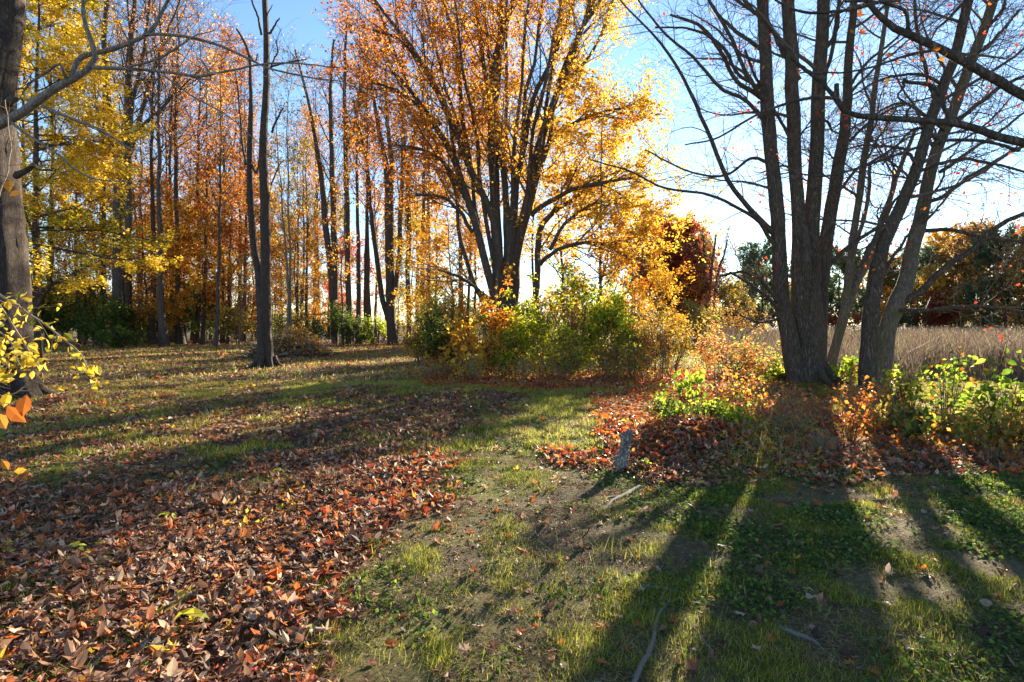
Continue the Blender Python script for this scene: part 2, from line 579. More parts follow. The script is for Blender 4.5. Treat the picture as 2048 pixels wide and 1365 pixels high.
# ---------------------------------------------------------------- ground sheet
def build_ground():
    ys = np.concatenate([np.linspace(-60, 0.5, 14), np.linspace(1.2, 9, 150)[0:], 9 * (14.0 / 9) ** np.linspace(0.02, 1, 60), 14 * (36 / 14.) ** np.linspace(0.02, 1, 70),
                         36 * (130 / 36.) ** np.linspace(0.03, 1, 40), 130 * (2200 / 130.) ** np.linspace(0.08, 1, 16)])
    k = np.linspace(-1, 1, 151)
    xs = np.sinh(k * 5.6) / np.sinh(5.6) * 1800
    xs = np.sort(np.concatenate([xs[np.abs(xs) > 8], np.linspace(-8, 8, 160)]))
    X, Y = np.meshgrid(xs, ys)
    Z = gz(X, Y)
    near = sstep(16, 5, np.hypot(X, Y))
    Z = Z + near * (0.035 * (fbm(X * 7, Y * 7, 12, 3) - 0.5)) * (1 - 0.3 * litter(X, Y))
    V = np.stack([X, Y, Z], -1).reshape(-1, 3)
    ny, nx = X.shape
    a = (np.arange(ny - 1)[:, None] * nx + np.arange(nx - 1)[None]).ravel()
    Q = np.stack([a, a + 1, a + nx + 1, a + nx], 1)
    m, N, Lk = mat_new('forest_floor')

    def att(n):
        at = N.new('ShaderNodeAttribute')
        at.attribute_name = n
        return at.outputs['Fac']

    def noise(sc, det=6, rough=.65):
        n = N.new('ShaderNodeTexNoise')
        n.inputs['Scale'].default_value = sc
        n.inputs['Detail'].default_value = det
        n.inputs['Roughness'].default_value = rough
        Lk.new(tc.outputs['Object'], n.inputs['Vector'])
        return n

    def mix(f, a_, b_):
        mx = N.new('ShaderNodeMix')
        mx.data_type = 'RGBA'
        Lk.new(f, mx.inputs['Factor'])
        Lk.new(a_, mx.inputs['A'])
        Lk.new(b_, mx.inputs['B'])
        return mx.outputs['Result']
    tc = N.new('ShaderNodeTexCoord')
    nf, nm, nh = noise(26, 8, .75), noise(5), noise(90, 4, .7)
    soil = ramp_node(N, [(.25, (.03, .022, .014)), (.5, (.095, .07, .045)), (.72, (.19, .145, .095))])
    Lk.new(nf.outputs['Fac'], soil.inputs[0])
    grass = ramp_node(N, [(.25, (.05, .055, .014)), (.46, (.13, .13, .035)), (.60, (.24, .20, .07)), (.75, (.36, .29, .14))])
    Lk.new(nf.outputs['Fac'], grass.inputs[0])
    lit = ramp_node(N, [(.22, (.03, .015, .01)), (.42, (.10, .045, .028)), (.55, (.19, .085, .045)), (.66, (.28, .11, .04)), (.78, (.36, .24, .15))])
    Lk.new(nh.outputs['Fac'], lit.inputs[0])
    moss = ramp_node(N, [(.25, (.07, .085, .012)), (.5, (.17, .19, .025)), (.75, (.28, .28, .05))])
    Lk.new(nf.outputs['Fac'], moss.inputs[0])
    gh = N.new('ShaderNodeMath')
    gh.operation = 'MULTIPLY'
    gh.inputs[1].default_value = .62
    Lk.new(att('grn'), gh.inputs[0])
    c = mix(gh.outputs[0], soil.outputs[0], grass.outputs[0])
    c = mix(att('moss'), c, moss.outputs[0])
    c = mix(att('lit'), c, lit.outputs[0])
    pb = N.new('ShaderNodeBsdfPrincipled')
    sp = ramp_node(N, [(.36, (.35, .33, .30)), (.5, (.9, .9, .9)), (.66, (1.5, 1.45, 1.35))])
    n3 = noise(150, 5, .8)
    Lk.new(n3.outputs['Fac'], sp.inputs[0])
    mm = N.new('ShaderNodeMix')
    mm.data_type = 'RGBA'
    mm.blend_type = 'MULTIPLY'
    mm.inputs['Factor'].default_value = 1
    Lk.new(c, mm.inputs['A'])
    Lk.new(sp.outputs[0], mm.inputs['B'])
    c = mm.outputs['Result']
    pb.inputs['Roughness'].default_value = .95
    pb.inputs['Specular IOR Level'].default_value = .15
    Lk.new(c, pb.inputs['Base Color'])
    bp = N.new('ShaderNodeBump')
    bp.inputs['Strength'].default_value = .9
    bp.inputs['Distance'].default_value = .03
    Lk.new(nf.outputs['Fac'], bp.inputs['Height'])
    Lk.new(bp.outputs[0], pb.inputs['Normal'])
    o = N.new('ShaderNodeOutputMaterial')
    Lk.new(pb.outputs[0], o.inputs[0])
    at = dict(grn=green(X, Y).ravel(), lit=litter(X, Y).ravel() * 0.95, moss=mossy(X, Y).ravel())
    link('ground', new_mesh('ground', V, Q, m, None, True, at), kind='structure')


build_ground()


def build_water():
    m, N, Lk = mat_new('pond_water')
    tc = N.new('ShaderNodeTexCoord')
    mp = N.new('ShaderNodeMapping')
    mp.inputs['Scale'].default_value = (3.0, 7.0, 3.0)
    Lk.new(tc.outputs['Object'], mp.inputs[0])
    n = N.new('ShaderNodeTexNoise')
    n.inputs['Scale'].default_value = 2.0
    n.inputs['Detail'].default_value = 5
    Lk.new(mp.outputs[0], n.inputs['Vector'])
    bp = N.new('ShaderNodeBump')
    bp.inputs['Strength'].default_value = 1.0
    bp.inputs['Distance'].default_value = .10
    Lk.new(n.outputs['Fac'], bp.inputs['Height'])
    pb = N.new('ShaderNodeBsdfPrincipled')
    pb.inputs['Base Color'].default_value = (.03, .028, .022, 1)
    pb.inputs['Roughness'].default_value = .22
    pb.inputs['IOR'].default_value = 1.33
    Lk.new(bp.outputs[0], pb.inputs['Normal'])
    o = N.new('ShaderNodeOutputMaterial')
    Lk.new(pb.outputs[0], o.inputs[0])
    V = np.array([[3, 13, WATER_Z], [95, 13, WATER_Z], [95, 100, WATER_Z], [20, 100, WATER_Z]])
    link('pond_water', new_mesh('pond_water', V, np.array([[0, 1, 2, 3]]), m), kind='structure')


build_water()


# ---------------------------------------------------------------- trees traced limb by limb
RSC = 1.0


def stem_of(pts, Y, n=26, ground=False):
    """pts: (column, row, radius in pixels[, depth offset])"""
    q = []
    for p in pts:
        y = Y + (p[3] if len(p) > 3 else 0)
        q.append([*W(p[0], p[1], y), RSC * p[2] / F * y])
    if ground:
        b = q[0]
        b[2] = float(gz(b[0], b[1])) - 0.06
    q = resample(q, n)
    return q[:, :3], np.maximum(q[:, 3], 0.002)


def wig(P, R, a):
    n = len(P)
    k = np.cumsum(rng.standard_normal((n, 3)) * a, 0)
    k -= np.linspace(0, 1, n)[:, None] * k[-1]
    return P + k * np.array([1, 1, .3]), R


def tube_part(name, P, R, k, mat, root, base, flute=0.0, lump=0.0, kind=None, label=None):
    P, R = np.asarray(P), np.asarray(R)
    if P.ndim == 2:
        P, R = P[None], R[None]
    V, Q = tubes(P, R, k, flute, lump)
    return link(name, new_mesh(name, V - base, Q, mat, None, True), root, label, kind=kind)


def twig_part(name, levels, ks, mat, root, base):
    parts = [tubes(P, R, k) for (P, R), k in zip(levels, ks)]
    V, Fs = merge(parts)
    return link(name, new_mesh(name, V - base, Fs, mat, None, True), root, kind='stuff')


def leaf_part(name, LV, mat, root, base, kind=None):
    V, Fc, rn = LV
    return link(name, new_mesh(name, V - base, Fc, mat, rn, False), root, kind=kind)


def join_leaves(lst):
    Vs, Fs, rs, off = [], [], [], 0
    for V, Fc, r in lst:
        Vs.append(V)
        Fs.append(Fc + off)
        rs.append(r)
        off += len(V)
    return np.vstack(Vs), np.vstack(Fs), np.concatenate(rs)


def stack_stems(stems, n=26):
    return np.stack([s[0] for s in stems]), np.stack([s[1] for s in stems])


# --- the bare red maple clump at the right, sun behind it
def right_clump():
    Y = 14.0
    bx, by = W(1618, 790, Y)[:2]
    base = np.array([bx, by, float(gz(bx, by))])
    root = thing('maple_clump', 'grey multi-stemmed maple almost bare of leaves with the sun behind its stems', 'tree', base)
    trunk = [(1614, 815, 46), (1613, 790, 39), (1612, 740, 34), (1614, 680, 33), (1616, 620, 27), (1616, 575, 22), (1612, 545, 14)]
    P, R = stem_of(trunk, Y, 30, True)
    tube_part('trunk', P, R, 30, BARK_MAPLE, root, base, .06, .02)
    # root flares
    for a in (0.3, 1.5, 2.6, 3.7, 4.9, 5.7):
        d = np.array([math.cos(a), math.sin(a), 0])
        p0 = base + np.array([0, 0, .55]) + d * .24
        p = [np.append(p0, .12), np.append(base + d * .48 + [0, 0, .14], .10), np.append(base + d * .85 + [0, 0, -.04], .05)]
        q = resample(np.array(p), 10)
        tube_part('root', q[:, :3], q[:, 3], 12, BARK_MAPLE, root, base, .06, .03)
    stems = [
        [(1596, 770, 19, -.2), (1582, 690, 17.5, -.3), (1567, 600, 15.5, -.3), (1560, 500, 14, -.3), (1553, 400, 13.5, -.3), (1546, 320, 13, -.3), (1536, 200, 12.5, -.2), (1527, 60, 11), (1518, -60, 10)],
        [(1610, 700, 22, -.1), (1603, 580, 16, -.2), (1600, 450, 13, -.2), (1598, 390, 12.5, -.1), (1592, 270, 13), (1587, 130, 12.5), (1578, 20, 12), (1572, -80, 10)],
        [(1620, 700, 22), (1622, 560, 17, .1), (1626, 420, 14.5, .1), (1634, 300, 13, .1), (1638, 180, 12.5, .1), (1645, 60, 11.5), (1650, -80, 11)],
        [(1634, 720, 18, .2), (1643, 560, 13.5, .3), (1658, 440, 12.5, .3), (1674, 340, 11.5, .3), (1686, 260, 10, .3), (1696, 150, 8, .3), (1703, 60, 7), (1712, -60, 5)],
        [(1655, 770, 11, .5), (1672, 690, 9, .5), (1692, 620, 9.5, .5), (1700, 560, 7.5, .5), (1716, 440, 6.5, .5), (1730, 330, 6.5, .5), (1748, 200, 5, .5), (1768, 60, 4), (1785, -50, 3)],
        [(1694, 610, 9, .5), (1718, 560, 7, .6), (1745, 500, 6, .7), (1772, 410, 5, .8), (1800, 330, 4, .8), (1830, 260, 3, .8)],
        [(1668, 690, 5, .7), (1700, 600, 4.5, .8), (1712, 500, 4, .8), (1728, 420, 3.5, .8), (1740, 330, 3, .8)],
    ]
    ss = [wig(*stem_of(s, Y), .012) for s in stems]
    for i, (P, R) in enumerate(ss):
        tube_part('stem', P, R, 18 if i < 4 else 12, BARK_MAPLE if i < 4 else BARK_MOSSY, root, base, .035, .02)
    limbs = [
        [(1552, 470, 9, -.3), (1505, 425, 7, -.5), (1455, 362, 6, -.7), (1428, 295, 5.5, -.8), (1402, 235, 5, -.9), (1372, 165, 4.2, -1), (1330, 95, 3.4, -1.1), (1282, 40, 2.6, -1.2), (1230, -10, 2)],
        [(1554, 500, 6, -.3), (1520, 445, 5, -.5), (1470, 412, 4.2, -.7), (1415, 388, 3.6, -.9), (1330, 375, 3, -1), (1262, 342, 2.4, -1.2), (1180, 320, 1.8, -1.3)],
        [(1562, 620, 7, -.4), (1530, 570, 5.5, -.6), (1490, 545, 4, -.8), (1440, 552, 3, -1)],
        [(1535, 205, 7, -.2), (1495, 180, 6, -.2), (1465, 160, 5.5), (1435, 100, 5), (1400, 55, 4.5), (1340, 30, 3)],
        [(1526, 40, 6), (1500, 10, 5), (1470, -20, 4)],
        [(1527, 105, 6), (1480, 70, 5), (1430, 20, 4), (1405, -30, 3)],
        [(1538, 210, 6, -.3), (1500, 165, 5, -.4), (1460, 80, 5, -.5), (1420, 10, 4, -.5), (1395, -40, 3)],
        [(1523, 175, 5), (1480, 150, 4.5), (1440, 90, 4), (1380, 60, 3), (1310, 55, 2)],
        [(1541, 260, 6, -.3), (1490, 200, 5, -.4), (1440, 175, 4.5, -.5), (1390, 120, 4, -.6), (1330, 70, 3.2, -.6), (1285, 15, 2.5, -.6), (1250, -40, 2)],
        [(1544, 330, 5, -.3), (1500, 315, 4, -.4), (1450, 350, 3.4, -.5), (1380, 345, 2.6, -.5), (1290, 300, 2, -.5)],
        [(1600, 160, 6), (1560, 90, 5), (1530, 20, 4), (1515, -40, 3)],
        [(1642, 110, 6), (1672, 70, 5), (1680, 0, 4), (1690, -60, 3)],
        [(1636, 240, 6, .1), (1655, 150, 5, .1), (1672, 60, 5), (1680, -50, 4)],
        [(1695, 180, 4, .3), (1740, 120, 3.5, .3), (1790, 80, 3, .3), (1850, 20, 2.4, .3)],
        [(1682, 300, 4, .3), (1735, 250, 3.2, .3), (1790, 215, 2.6, .3), (1880, 190, 2, .3)],
        [(1648, 545, 7, .3), (1680, 505, 6, .4), (1720, 475, 5, .5), (1765, 445, 4.5, .6), (1790, 400, 3.5, .6), (1850, 360, 2.6, .6)],
        [(1561, 620, 6, -.4), (1530, 590, 5, -.6), (1490, 560, 4, -.7), (1460, 545, 3, -.8)],
        [(1562, 640, 4, -.3), (1520, 645, 3.2, -.5), (1480, 630, 2.4, -.6)],
        [(1600, 330, 5), (1575, 270, 4.4), (1545, 215, 4), (1520, 170, 3.6), (1490, 100, 3)],
    ]
    ll = [(p, r * .74) for p, r in (wig(*stem_of(s, Y), .012) for s in limbs)]
    for P, R in ll:
        tube_part('limb', P, R, 10, BARK_MAPLE, root, base, .03, .03)
    # broken spur and knot
    P, R = stem_of([(1614, 590, 4, -.25), (1613, 540, 9, -.3), (1610, 470, 8, -.3), (1611, 448, 2, -.3)], Y)
    tube_part('dead_spur', P, R, 14, BARK_DARK, root, base, .08, .04)
    PS, RS = stack_stems(ss)
    PL, RL = stack_stems(ll)
    g1 = grow(PS, RS, 7, .42, .98, 1.0, 2.6, 9, .14, .03, .45, .006)
    A1P, A1R = np.concatenate([PL, resample_all(g1[0], 26)]), np.concatenate([RL, resample_r(g1[1], 26)])
    g2 = grow(A1P, A1R, 12, .12, .98, .85, lambda t: 1.6 - .7 * t, 8, .17, .02, .5, .0058, slim=.009)
    g3 = grow(g2[0], g2[1], 6, .2, 1, .8, lambda t: .8 - .3 * t, 5, .2, .02, .6, .0042, slim=.006)
    twig_part('twigs', [g1, g2, g3], [6, 4, 3], TWIG, root, base)
    # few red leaves still hanging in loose bunches
    seeds = along(g3[0], 85, .3, 1)
    pos = np.repeat(seeds, 5, 0) + rng.standard_normal((425, 3)) * .12
    leaf_part('crown', leaves(pos, .095, T_OVAL, (0, .3, .2), 1.0, None, .6), G_SCARLET, root, base)
    pos = along(g3[0], 60, .5, 1)
    leaf_part('foliage', leaves(pos, .11, T_OVAL, (0, .3, .2), 1.0, None, .6), G_GOLD, root, base)


def resample_all(P, n):
    m = P.shape[1]
    s = np.linspace(0, m - 1, n)
    i = np.clip(np.floor(s).astype(int), 0, m - 2)
    f = (s - i)[None, :, None]
    return P[:, i] * (1 - f) + P[:, i + 1] * f


def resample_r(R, n):
    m = R.shape[1]
    s = np.linspace(0, m - 1, n)
    i = np.clip(np.floor(s).astype(int), 0, m - 2)
    f = (s - i)[None]
    return R[:, i] * (1 - f) + R[:, i + 1] * f


def leaning_pair():
    Y = 13.0
    specs = [
        ('leaning_maple', 'left of the two leaning grey trunks on the pond bank, its foot behind the shrubs', 0,
         [(1733, 815, 30), (1735, 790, 25), (1739, 690, 22), (1743, 600, 20), (1751, 540, 19), (1764, 490, 17), (1785, 440, 16), (1812, 380, 15, .1), (1832, 325, 14, .1), (1862, 230, 13.5, .2), (1885, 170, 13, .2), (1912, 105, 12.5, .3), (1936, 0, 12, .3), (1955, -90, 10, .3)],
         [[(1745, 590, 6), (1775, 520, 5, .1), (1800, 480, 3.5, .2), (1830, 440, 3, .3), (1880, 420, 2, .3)], [(1782, 446, 7), (1752, 470, 6, -.1), (1728, 520, 5, -.2), (1712, 560, 4, -.3)],
          [(1830, 330, 5), (1800, 300, 4), (1740, 290, 3), (1690, 300, 2)], [(1870, 205, 5, .2), (1850, 120, 4.5, .1), (1835, 30, 4), (1830, -50, 3)],
          [(1820, 350, 5, .1), (1870, 330, 4.5, -.2), (1930, 320, 4, -.4), (2000, 330, 3.5, -.6), (2070, 350, 3, -.8)], [(1885, 170, 5, .2), (1830, 150, 4), (1760, 160, 3), (1690, 200, 2)]]),
        ('leaning_maple', 'right of the two leaning grey trunks on the pond bank, with a long low limb', .5,
         [(1757, 815, 28), (1760, 760, 24), (1768, 720, 22), (1778, 650, 21), (1797, 605, 22), (1815, 560, 20), (1823, 500, 18), (1838, 445, 17), (1852, 385, 15.5, .1), (1866, 325, 14.5, .1), (1902, 230, 13.5, .2), (1936, 135, 13, .2), (1968, 50, 12, .3), (1985, 0, 11.5, .3), (2010, -80, 10, .3)],
         [[(1806, 605, 10, -.1), (1850, 580, 9, -.3), (1900, 532, 8, -.5), (1950, 498, 7.5, -.7), (2000, 452, 6.5, -.9), (2060, 425, 5.5, -1), (2120, 400, 4)],
          [(1800, 622, 6, -.2), (1860, 620, 5, -.5), (1940, 613, 4, -.8), (2048, 625, 3.2, -1), (2120, 640, 2.5, -1)],
          [(1850, 405, 6), (1885, 395, 5.5, -.1), (1930, 360, 5.5, -.2), (1985, 325, 5, -.3), (2050, 290, 4, -.4), (2110, 270, 3)],
          [(1846, 462, 6), (1900, 460, 5, -.1), (1960, 475, 4.5, -.2), (2050, 485, 3.6, -.3)],
          [(1880, 345, 5), (1930, 310, 4.6), (1990, 270, 4), (2050, 225, 3)], [(1915, 240, 6, .2), (1960, 205, 5.5, .2), (2010, 170, 5, .2), (2055, 150, 4)], [(1940, 120, 5, .2), (1985, 80, 4), (2040, 20, 3.4)],
          [(1893, 265, 5, .1), (1850, 230, 4), (1790, 210, 3), (1700, 260, 2)], [(1880, 290, 4), (1825, 260, 3.4, -.2), (1765, 330, 2.6, -.3)],
          [(1962, 70, 5, .2), (2000, 20, 4), (2020, -40, 3)]]),
    ]
    for nm, lab, dy, st, lm in specs:
        bx, by = W(st[1][0], st[1][1], Y + dy)[:2]
        base = np.array([bx, by, float(gz(bx, by))])
        root = thing(nm, lab, 'tree', base, 'leaning trunks on the pond bank')
        P, R = wig(*stem_of(st, Y + dy, 40, True), .008)
        tube_part('trunk', P, R, 20, BARK_MOSSY if dy else BARK_MAPLE, root, base, .04, .02)
        ll = [wig(*stem_of(s, Y + dy), .015) for s in lm]
        for Pq, Rq in ll:
            tube_part('limb', Pq, Rq, 9, BARK_MAPLE, root, base, .03, .03)
        PL, RL = stack_stems(ll)
        g1 = grow(P[None], R[None], 12, .35, .98, 1.0, 2.6, 9, .14, .02, .4, .006)
        A1P, A1R = np.concatenate([PL, resample_all(g1[0], 26)]), np.concatenate([RL, resample_r(g1[1], 26)])
        g2 = grow(A1P, A1R, 15, .1, .98, .85, lambda t: 1.6 - .7 * t, 8, .17, .0, .5, .0056, slim=.009)
        g3 = grow(g2[0], g2[1], 7, .2, 1, .8, lambda t: .8 - .3 * t, 6, .2, .0, .6, .0040, slim=.006)
        twig_part('twigs', [g1, g2, g3], [6, 4, 3], TWIG, root, base)
        seeds = along(g3[0], 55, .3, 1)
        pos = np.repeat(seeds, 4, 0) + rng.standard_normal((220, 3)) * .12
        leaf_part('crown', leaves(pos, .09, T_OVAL, (0, .3, .2), 1.0, None, .6), G_SCARLET, root, base)


# --- the big orange maple clump in the middle
def central_maple():
    Y = 21.0
    bx, by = W(1002, 740, Y)[:2]
    base = np.array([bx, by, float(gz(bx, by))])
    root = thing('orange_maple', 'big spreading maple clump in full orange and gold leaf behind the green shrubs', 'tree', base)
    tr = [
        [(1008, 745, 30), (1007, 690, 24), (1002, 625, 20), (995, 540, 17), (992, 480, 16), (988, 402, 15), (984, 295, 13), (982, 178, 11), (993, 90, 9), (1020, 18, 7), (1040, -60, 5)],
        [(1000, 700, 13), (990, 610, 12), (977, 560, 11), (962, 500, 10.5), (944, 420, 10), (912, 321, 9), (877, 259, 8), (828, 192, 6, -.6), (780, 140, 4, -.9)],
        [(1004, 640, 12), (1000, 540, 11), (986, 446, 10.5), (944, 348, 10), (904, 250, 9, -.3), (868, 170, 8, -.5), (823, 98, 6, -.8), (770, 27, 4.5, -1), (730, -30, 3, -1)],
        [(1014, 600, 11), (1020, 536, 10.5), (1015, 428, 10), (1006, 340, 9), (988, 223, 8), (966, 134, 6.5), (953, 54, 5), (944, -20, 4)],
        [(1016, 690, 16), (1024, 590, 16), (1030, 518, 15), (1046, 446, 14.5), (1064, 375, 13), (1082, 286, 11), (1113, 196, 9.5), (1136, 125, 8), (1171, 45, 6), (1205, -40, 4)],
        [(1013, 620, 10), (1020, 482, 10), (1028, 375, 9), (1046, 295, 8), (1064, 205, 7), (1100, 134, 6), (1127, 71, 5), (1150, 0, 4), (1170, -60, 3)],
        [(988, 250, 8), (1000, 150, 7), (1004, 60, 6), (1008, -50, 4)],
        [(1070, 640, 9, .8), (1073, 553, 9, .8), (1074, 464, 8.5, .8), (1100, 428, 7, .8), (1136, 402, 6, .8), (1200, 360, 4, .8), (1260, 335, 3, .6)],
        [(1112, 200, 7), (1140, 120, 6, -.3), (1165, 60, 5.5, -.5), (1200, 0, 4.5, -.6), (1225, -60, 3)],
        [(1060, 395, 8), (1085, 320, 7, .3), (1095, 220, 6, .5), (1110, 110, 5, .6), (1125, 0, 4, .6)],
        [(944, 350, 7), (930, 250, 6.5), (918, 160, 6), (908, 80, 5), (890, 10, 4), (880, -60, 3)],
        [(912, 322, 6), (895, 230, 5.5), (850, 140, 5, -.5), (800, 80, 4, -.8), (745, 60, 3, -1)],
    ]
    for ut, um, v0 in ((735, 905, 520), (840, 940, 470), (905, 955, 430), (965, 985, 400), (1015, 1008, 420), (1060, 1030, 440), (1125, 1062, 420), (1190, 1085, 400), (1240, 1110, 330), (1090, 1050, 330)):
        us = um + .45 * (1005 - um)
        tr.append([(1004 + .12 * (um - 1005), 640, 5), (1005 + .5 * (us - 1005), .5 * (640 + v0 + 60), 6.5), (us, v0 + 60, 6.5), (um + .25 * (us - um), v0 - 60, 6), (um, v0 - 150, 5.5, rng.uniform(-.4, .6)), (.5 * (um + ut), v0 * .35, 4.5, rng.uniform(-.9, .9)), (ut, -30, 3, rng.uniform(-1.2, 1.2))])
    stems = [wig(*stem_of(t, Y, 26, i == 0), .02) for i, t in enumerate(tr)]
    for i, (P, R) in enumerate(stems):
        tube_part('trunk' if i == 0 else 'stem', P, R, 16 if i in (0, 4) else 11, BARK_SNAG if i in (0, 4, 5) else BARK_DARK, root, base, .04, .025)
    lm = [
        [(1078, 530, 7, .3), (1100, 510, 6, -.2), (1140, 492, 5.5, -.6), (1200, 487, 4.5, -1), (1260, 520, 3, -1.4)],
        [(1062, 430, 8, .3), (1120, 395, 7, .1), (1165, 375, 6, -.2), (1240, 360, 4.5, -.6), (1300, 350, 3, -1)],
        [(1086, 300, 6), (1140, 250, 5, -.2), (1200, 225, 4, -.5), (1260, 215, 3, -.8)],
        [(945, 465, 6, -.1), (915, 420, 5, -.5), (880, 395, 4, -.9), (830, 390, 3, -1.2)],
        [(930, 400, 6), (890, 330, 5, -.5), (845, 300, 4, -.8), (790, 290, 3, -1)],
        [(882, 250, 6), (845, 215, 5, -.4), (790, 180, 4, -.6), (740, 165, 3, -.8)],
        [(1100, 500, 6, .6), (1130, 450, 5, .7), (1185, 410, 4.5, .8), (1230, 400, 3, .9)],
        [(980, 600, 6, -.2), (930, 560, 4.5, -.8), (890, 545, 3, -1.2)],
    ]
    ll = [wig(*stem_of(s, Y), .02) for s in lm]
    for P, R in ll:
        tube_part('limb', P, R, 8, BARK_DARK, root, base, .03, .03)
    PS, RS = stack_stems(stems + ll)
    g1 = grow(PS, RS, 8, .32, .98, .62, lambda t: 3.4 - 1.3 * t, 9, .12, .05, .45, .008)
    g2 = grow(np.concatenate([resample_all(PS[:, 8:], 9), g1[0]]), np.concatenate([resample_r(RS[:, 8:], 9), g1[1]]), 7, .15, .98, .8, lambda t: 1.5 - .6 * t, 7, .17, .02, .6, .0065)
    g3 = grow(g2[0], g2[1], 2, .3, 1, .8, .7, 4, .2, .0, .7, .005)
    twig_part('twigs', [g1, g2, g3], [5, 3, 3], TWIG, root, base)

    def shade(pos):      # rust towards the left and outside, gold to the right: how the leaves have turned
        u = CX + F * pos[:, 0] / pos[:, 1]
        return np.clip(.55 + (u - 980) / 700 + .22 * rng.standard_normal(len(pos)) + .45 * (fbm(pos[:, 0] * .8, pos[:, 2] * .8, 5) - .5), 0, 1)
    pos = np.concatenate([along(g3[0], 46000, .1, 1, .10), along(g2[0], 30000, .15, 1, .13)])
    u = CX + F * pos[:, 0] / pos[:, 1]
    v = HZ - F * (pos[:, 2] - CAMZ) / pos[:, 1]
    dens = np.ones(len(pos)) * .95
    dens *= 1 - .78 * sstep(1010, 950, u) * sstep(400, 470, v)          # open fan of stems low on the left
    dens *= 1 - .60 * np.exp(-((u - 1005) / 40) ** 2) * sstep(400, 500, v)   # bare main stems
    dens *= 1 - .7 * sstep(1110, 1060, u) * sstep(450, 510, v)
    dens *= sstep(.36, .50, fbm(pos[:, 0] * .95 + 3, pos[:, 2] * .95 + pos[:, 1] * .4, 15))
    keep = (rng.uniform(0, 1, len(pos)) < dens) & (v < 600)
    pos = pos[keep]
    leaf_part('crown', leaves(pos, .105, T_DIAMOND, (0, 0, .5), .9, shade(pos), .5), G_ORANGE, root, base)


def gen_tree(H, r0, clear, n1, ang1, len1, up1, n2, len2, n3, len3, forks=1, sway=.35, rmin=.012, shape='round', flat=0., fork_t=.0, div=.12):
    """a generic tree standing at the origin: list of levels of curves"""
    n = 18
    t = np.linspace(0, 1, n)
    Ps, Rs = [], []
    for k in range(forks):
        a = rng.uniform(0, 6.28) + k * 6.28 / forks
        hh = H * (1 if k == 0 else rng.uniform(.78, 1.0))
        off = np.cumsum(rng.standard_normal((n, 2)) * sway * .18, 0)
        off -= off[0]
        dv = np.clip(t - fork_t, 0, 1)[:, None] ** 1.15 * hh * (div if forks > 1 else 0)
        P = np.concatenate([off + dv * np.array([[math.cos(a), math.sin(a)]]), (t * hh)[:, None]], 1)
        R = r0 * (1 if forks == 1 else .75) * (1 - .93 * t ** .9) * (1 + .55 * np.exp(-t * H / .5))
        Ps.append(P)
        Rs.append(R)
    P0, R0 = np.stack(Ps), np.stack(Rs)

    def Ls(tt):
        q = (tt - clear) / (1 - clear)
        if shape == 'round':
            return len1 * (.35 + .75 * np.sin(np.pi * np.clip(q * .85 + .12, 0, 1)))
        if shape == 'cone':
            return len1 * (1.1 - .85 * q)
        return len1 * (.75 - .35 * q)
    l1 = grow(P0, R0, max(1, n1 // forks), clear, .99, ang1, Ls, 8, .10, up1, .5, rmin, flat)
    l2 = grow(l1[0], l1[1], n2, .2, .98, .8, lambda tt: len2 * (1.2 - .6 * tt), 6, .15, up1 * .4, .6, rmin * .75, flat)
    l3 = grow(l2[0], l2[1], n3, .25, 1, .8, lambda tt: len3 * (1.2 - .5 * tt), 5, .2, 0., .7, rmin * .55, flat)
    return (P0, R0), l1, l2, l3


def yellow_maple():
    """layered yellow crown at the left edge, behind the big trunk"""
    Y = 25.0
    bx = (70 - CX) / F * Y
    base = np.array([bx, Y, float(gz(bx, Y))])
    root = thing('yellow_maple', 'tall maple in bright layered yellow leaf behind the big trunk at the left edge', 'tree', base)
    l0, l1, l2, l3 = gen_tree(18.5, .2, .12, 58, 1.35, 5.0, .012, 9, 2.0, 4, .8, sway=.2, rmin=.012, shape='cone', flat=.8)
    tube_part('trunk', l0[0], l0[1], 12, BARK_DARK, root, np.zeros(3), .04, .02)
    twig_part('twigs', [l1, l2, l3], [5, 3, 3], BARK_DARK, root, np.zeros(3))
    pos = np.concatenate([along(l3[0], 52000, .1, 1, .08), along(l2[0], 14000, .2, 1, .10)])
    hz = pos[:, 2] / 18.5
    rn = np.clip(.62 + .17 * rng.standard_normal(len(pos)) - .75 * (fbm(pos[:, 0] * .5, pos[:, 2] * .6, 6) > .62) * rng.uniform(.3, 1, len(pos)), 0, 1)
    leaf_part('crown', leaves(pos, .14, T_DIAMOND, (0, 0, 1.4), .55, rn, .2), G_YELLOW, root, np.zeros(3))


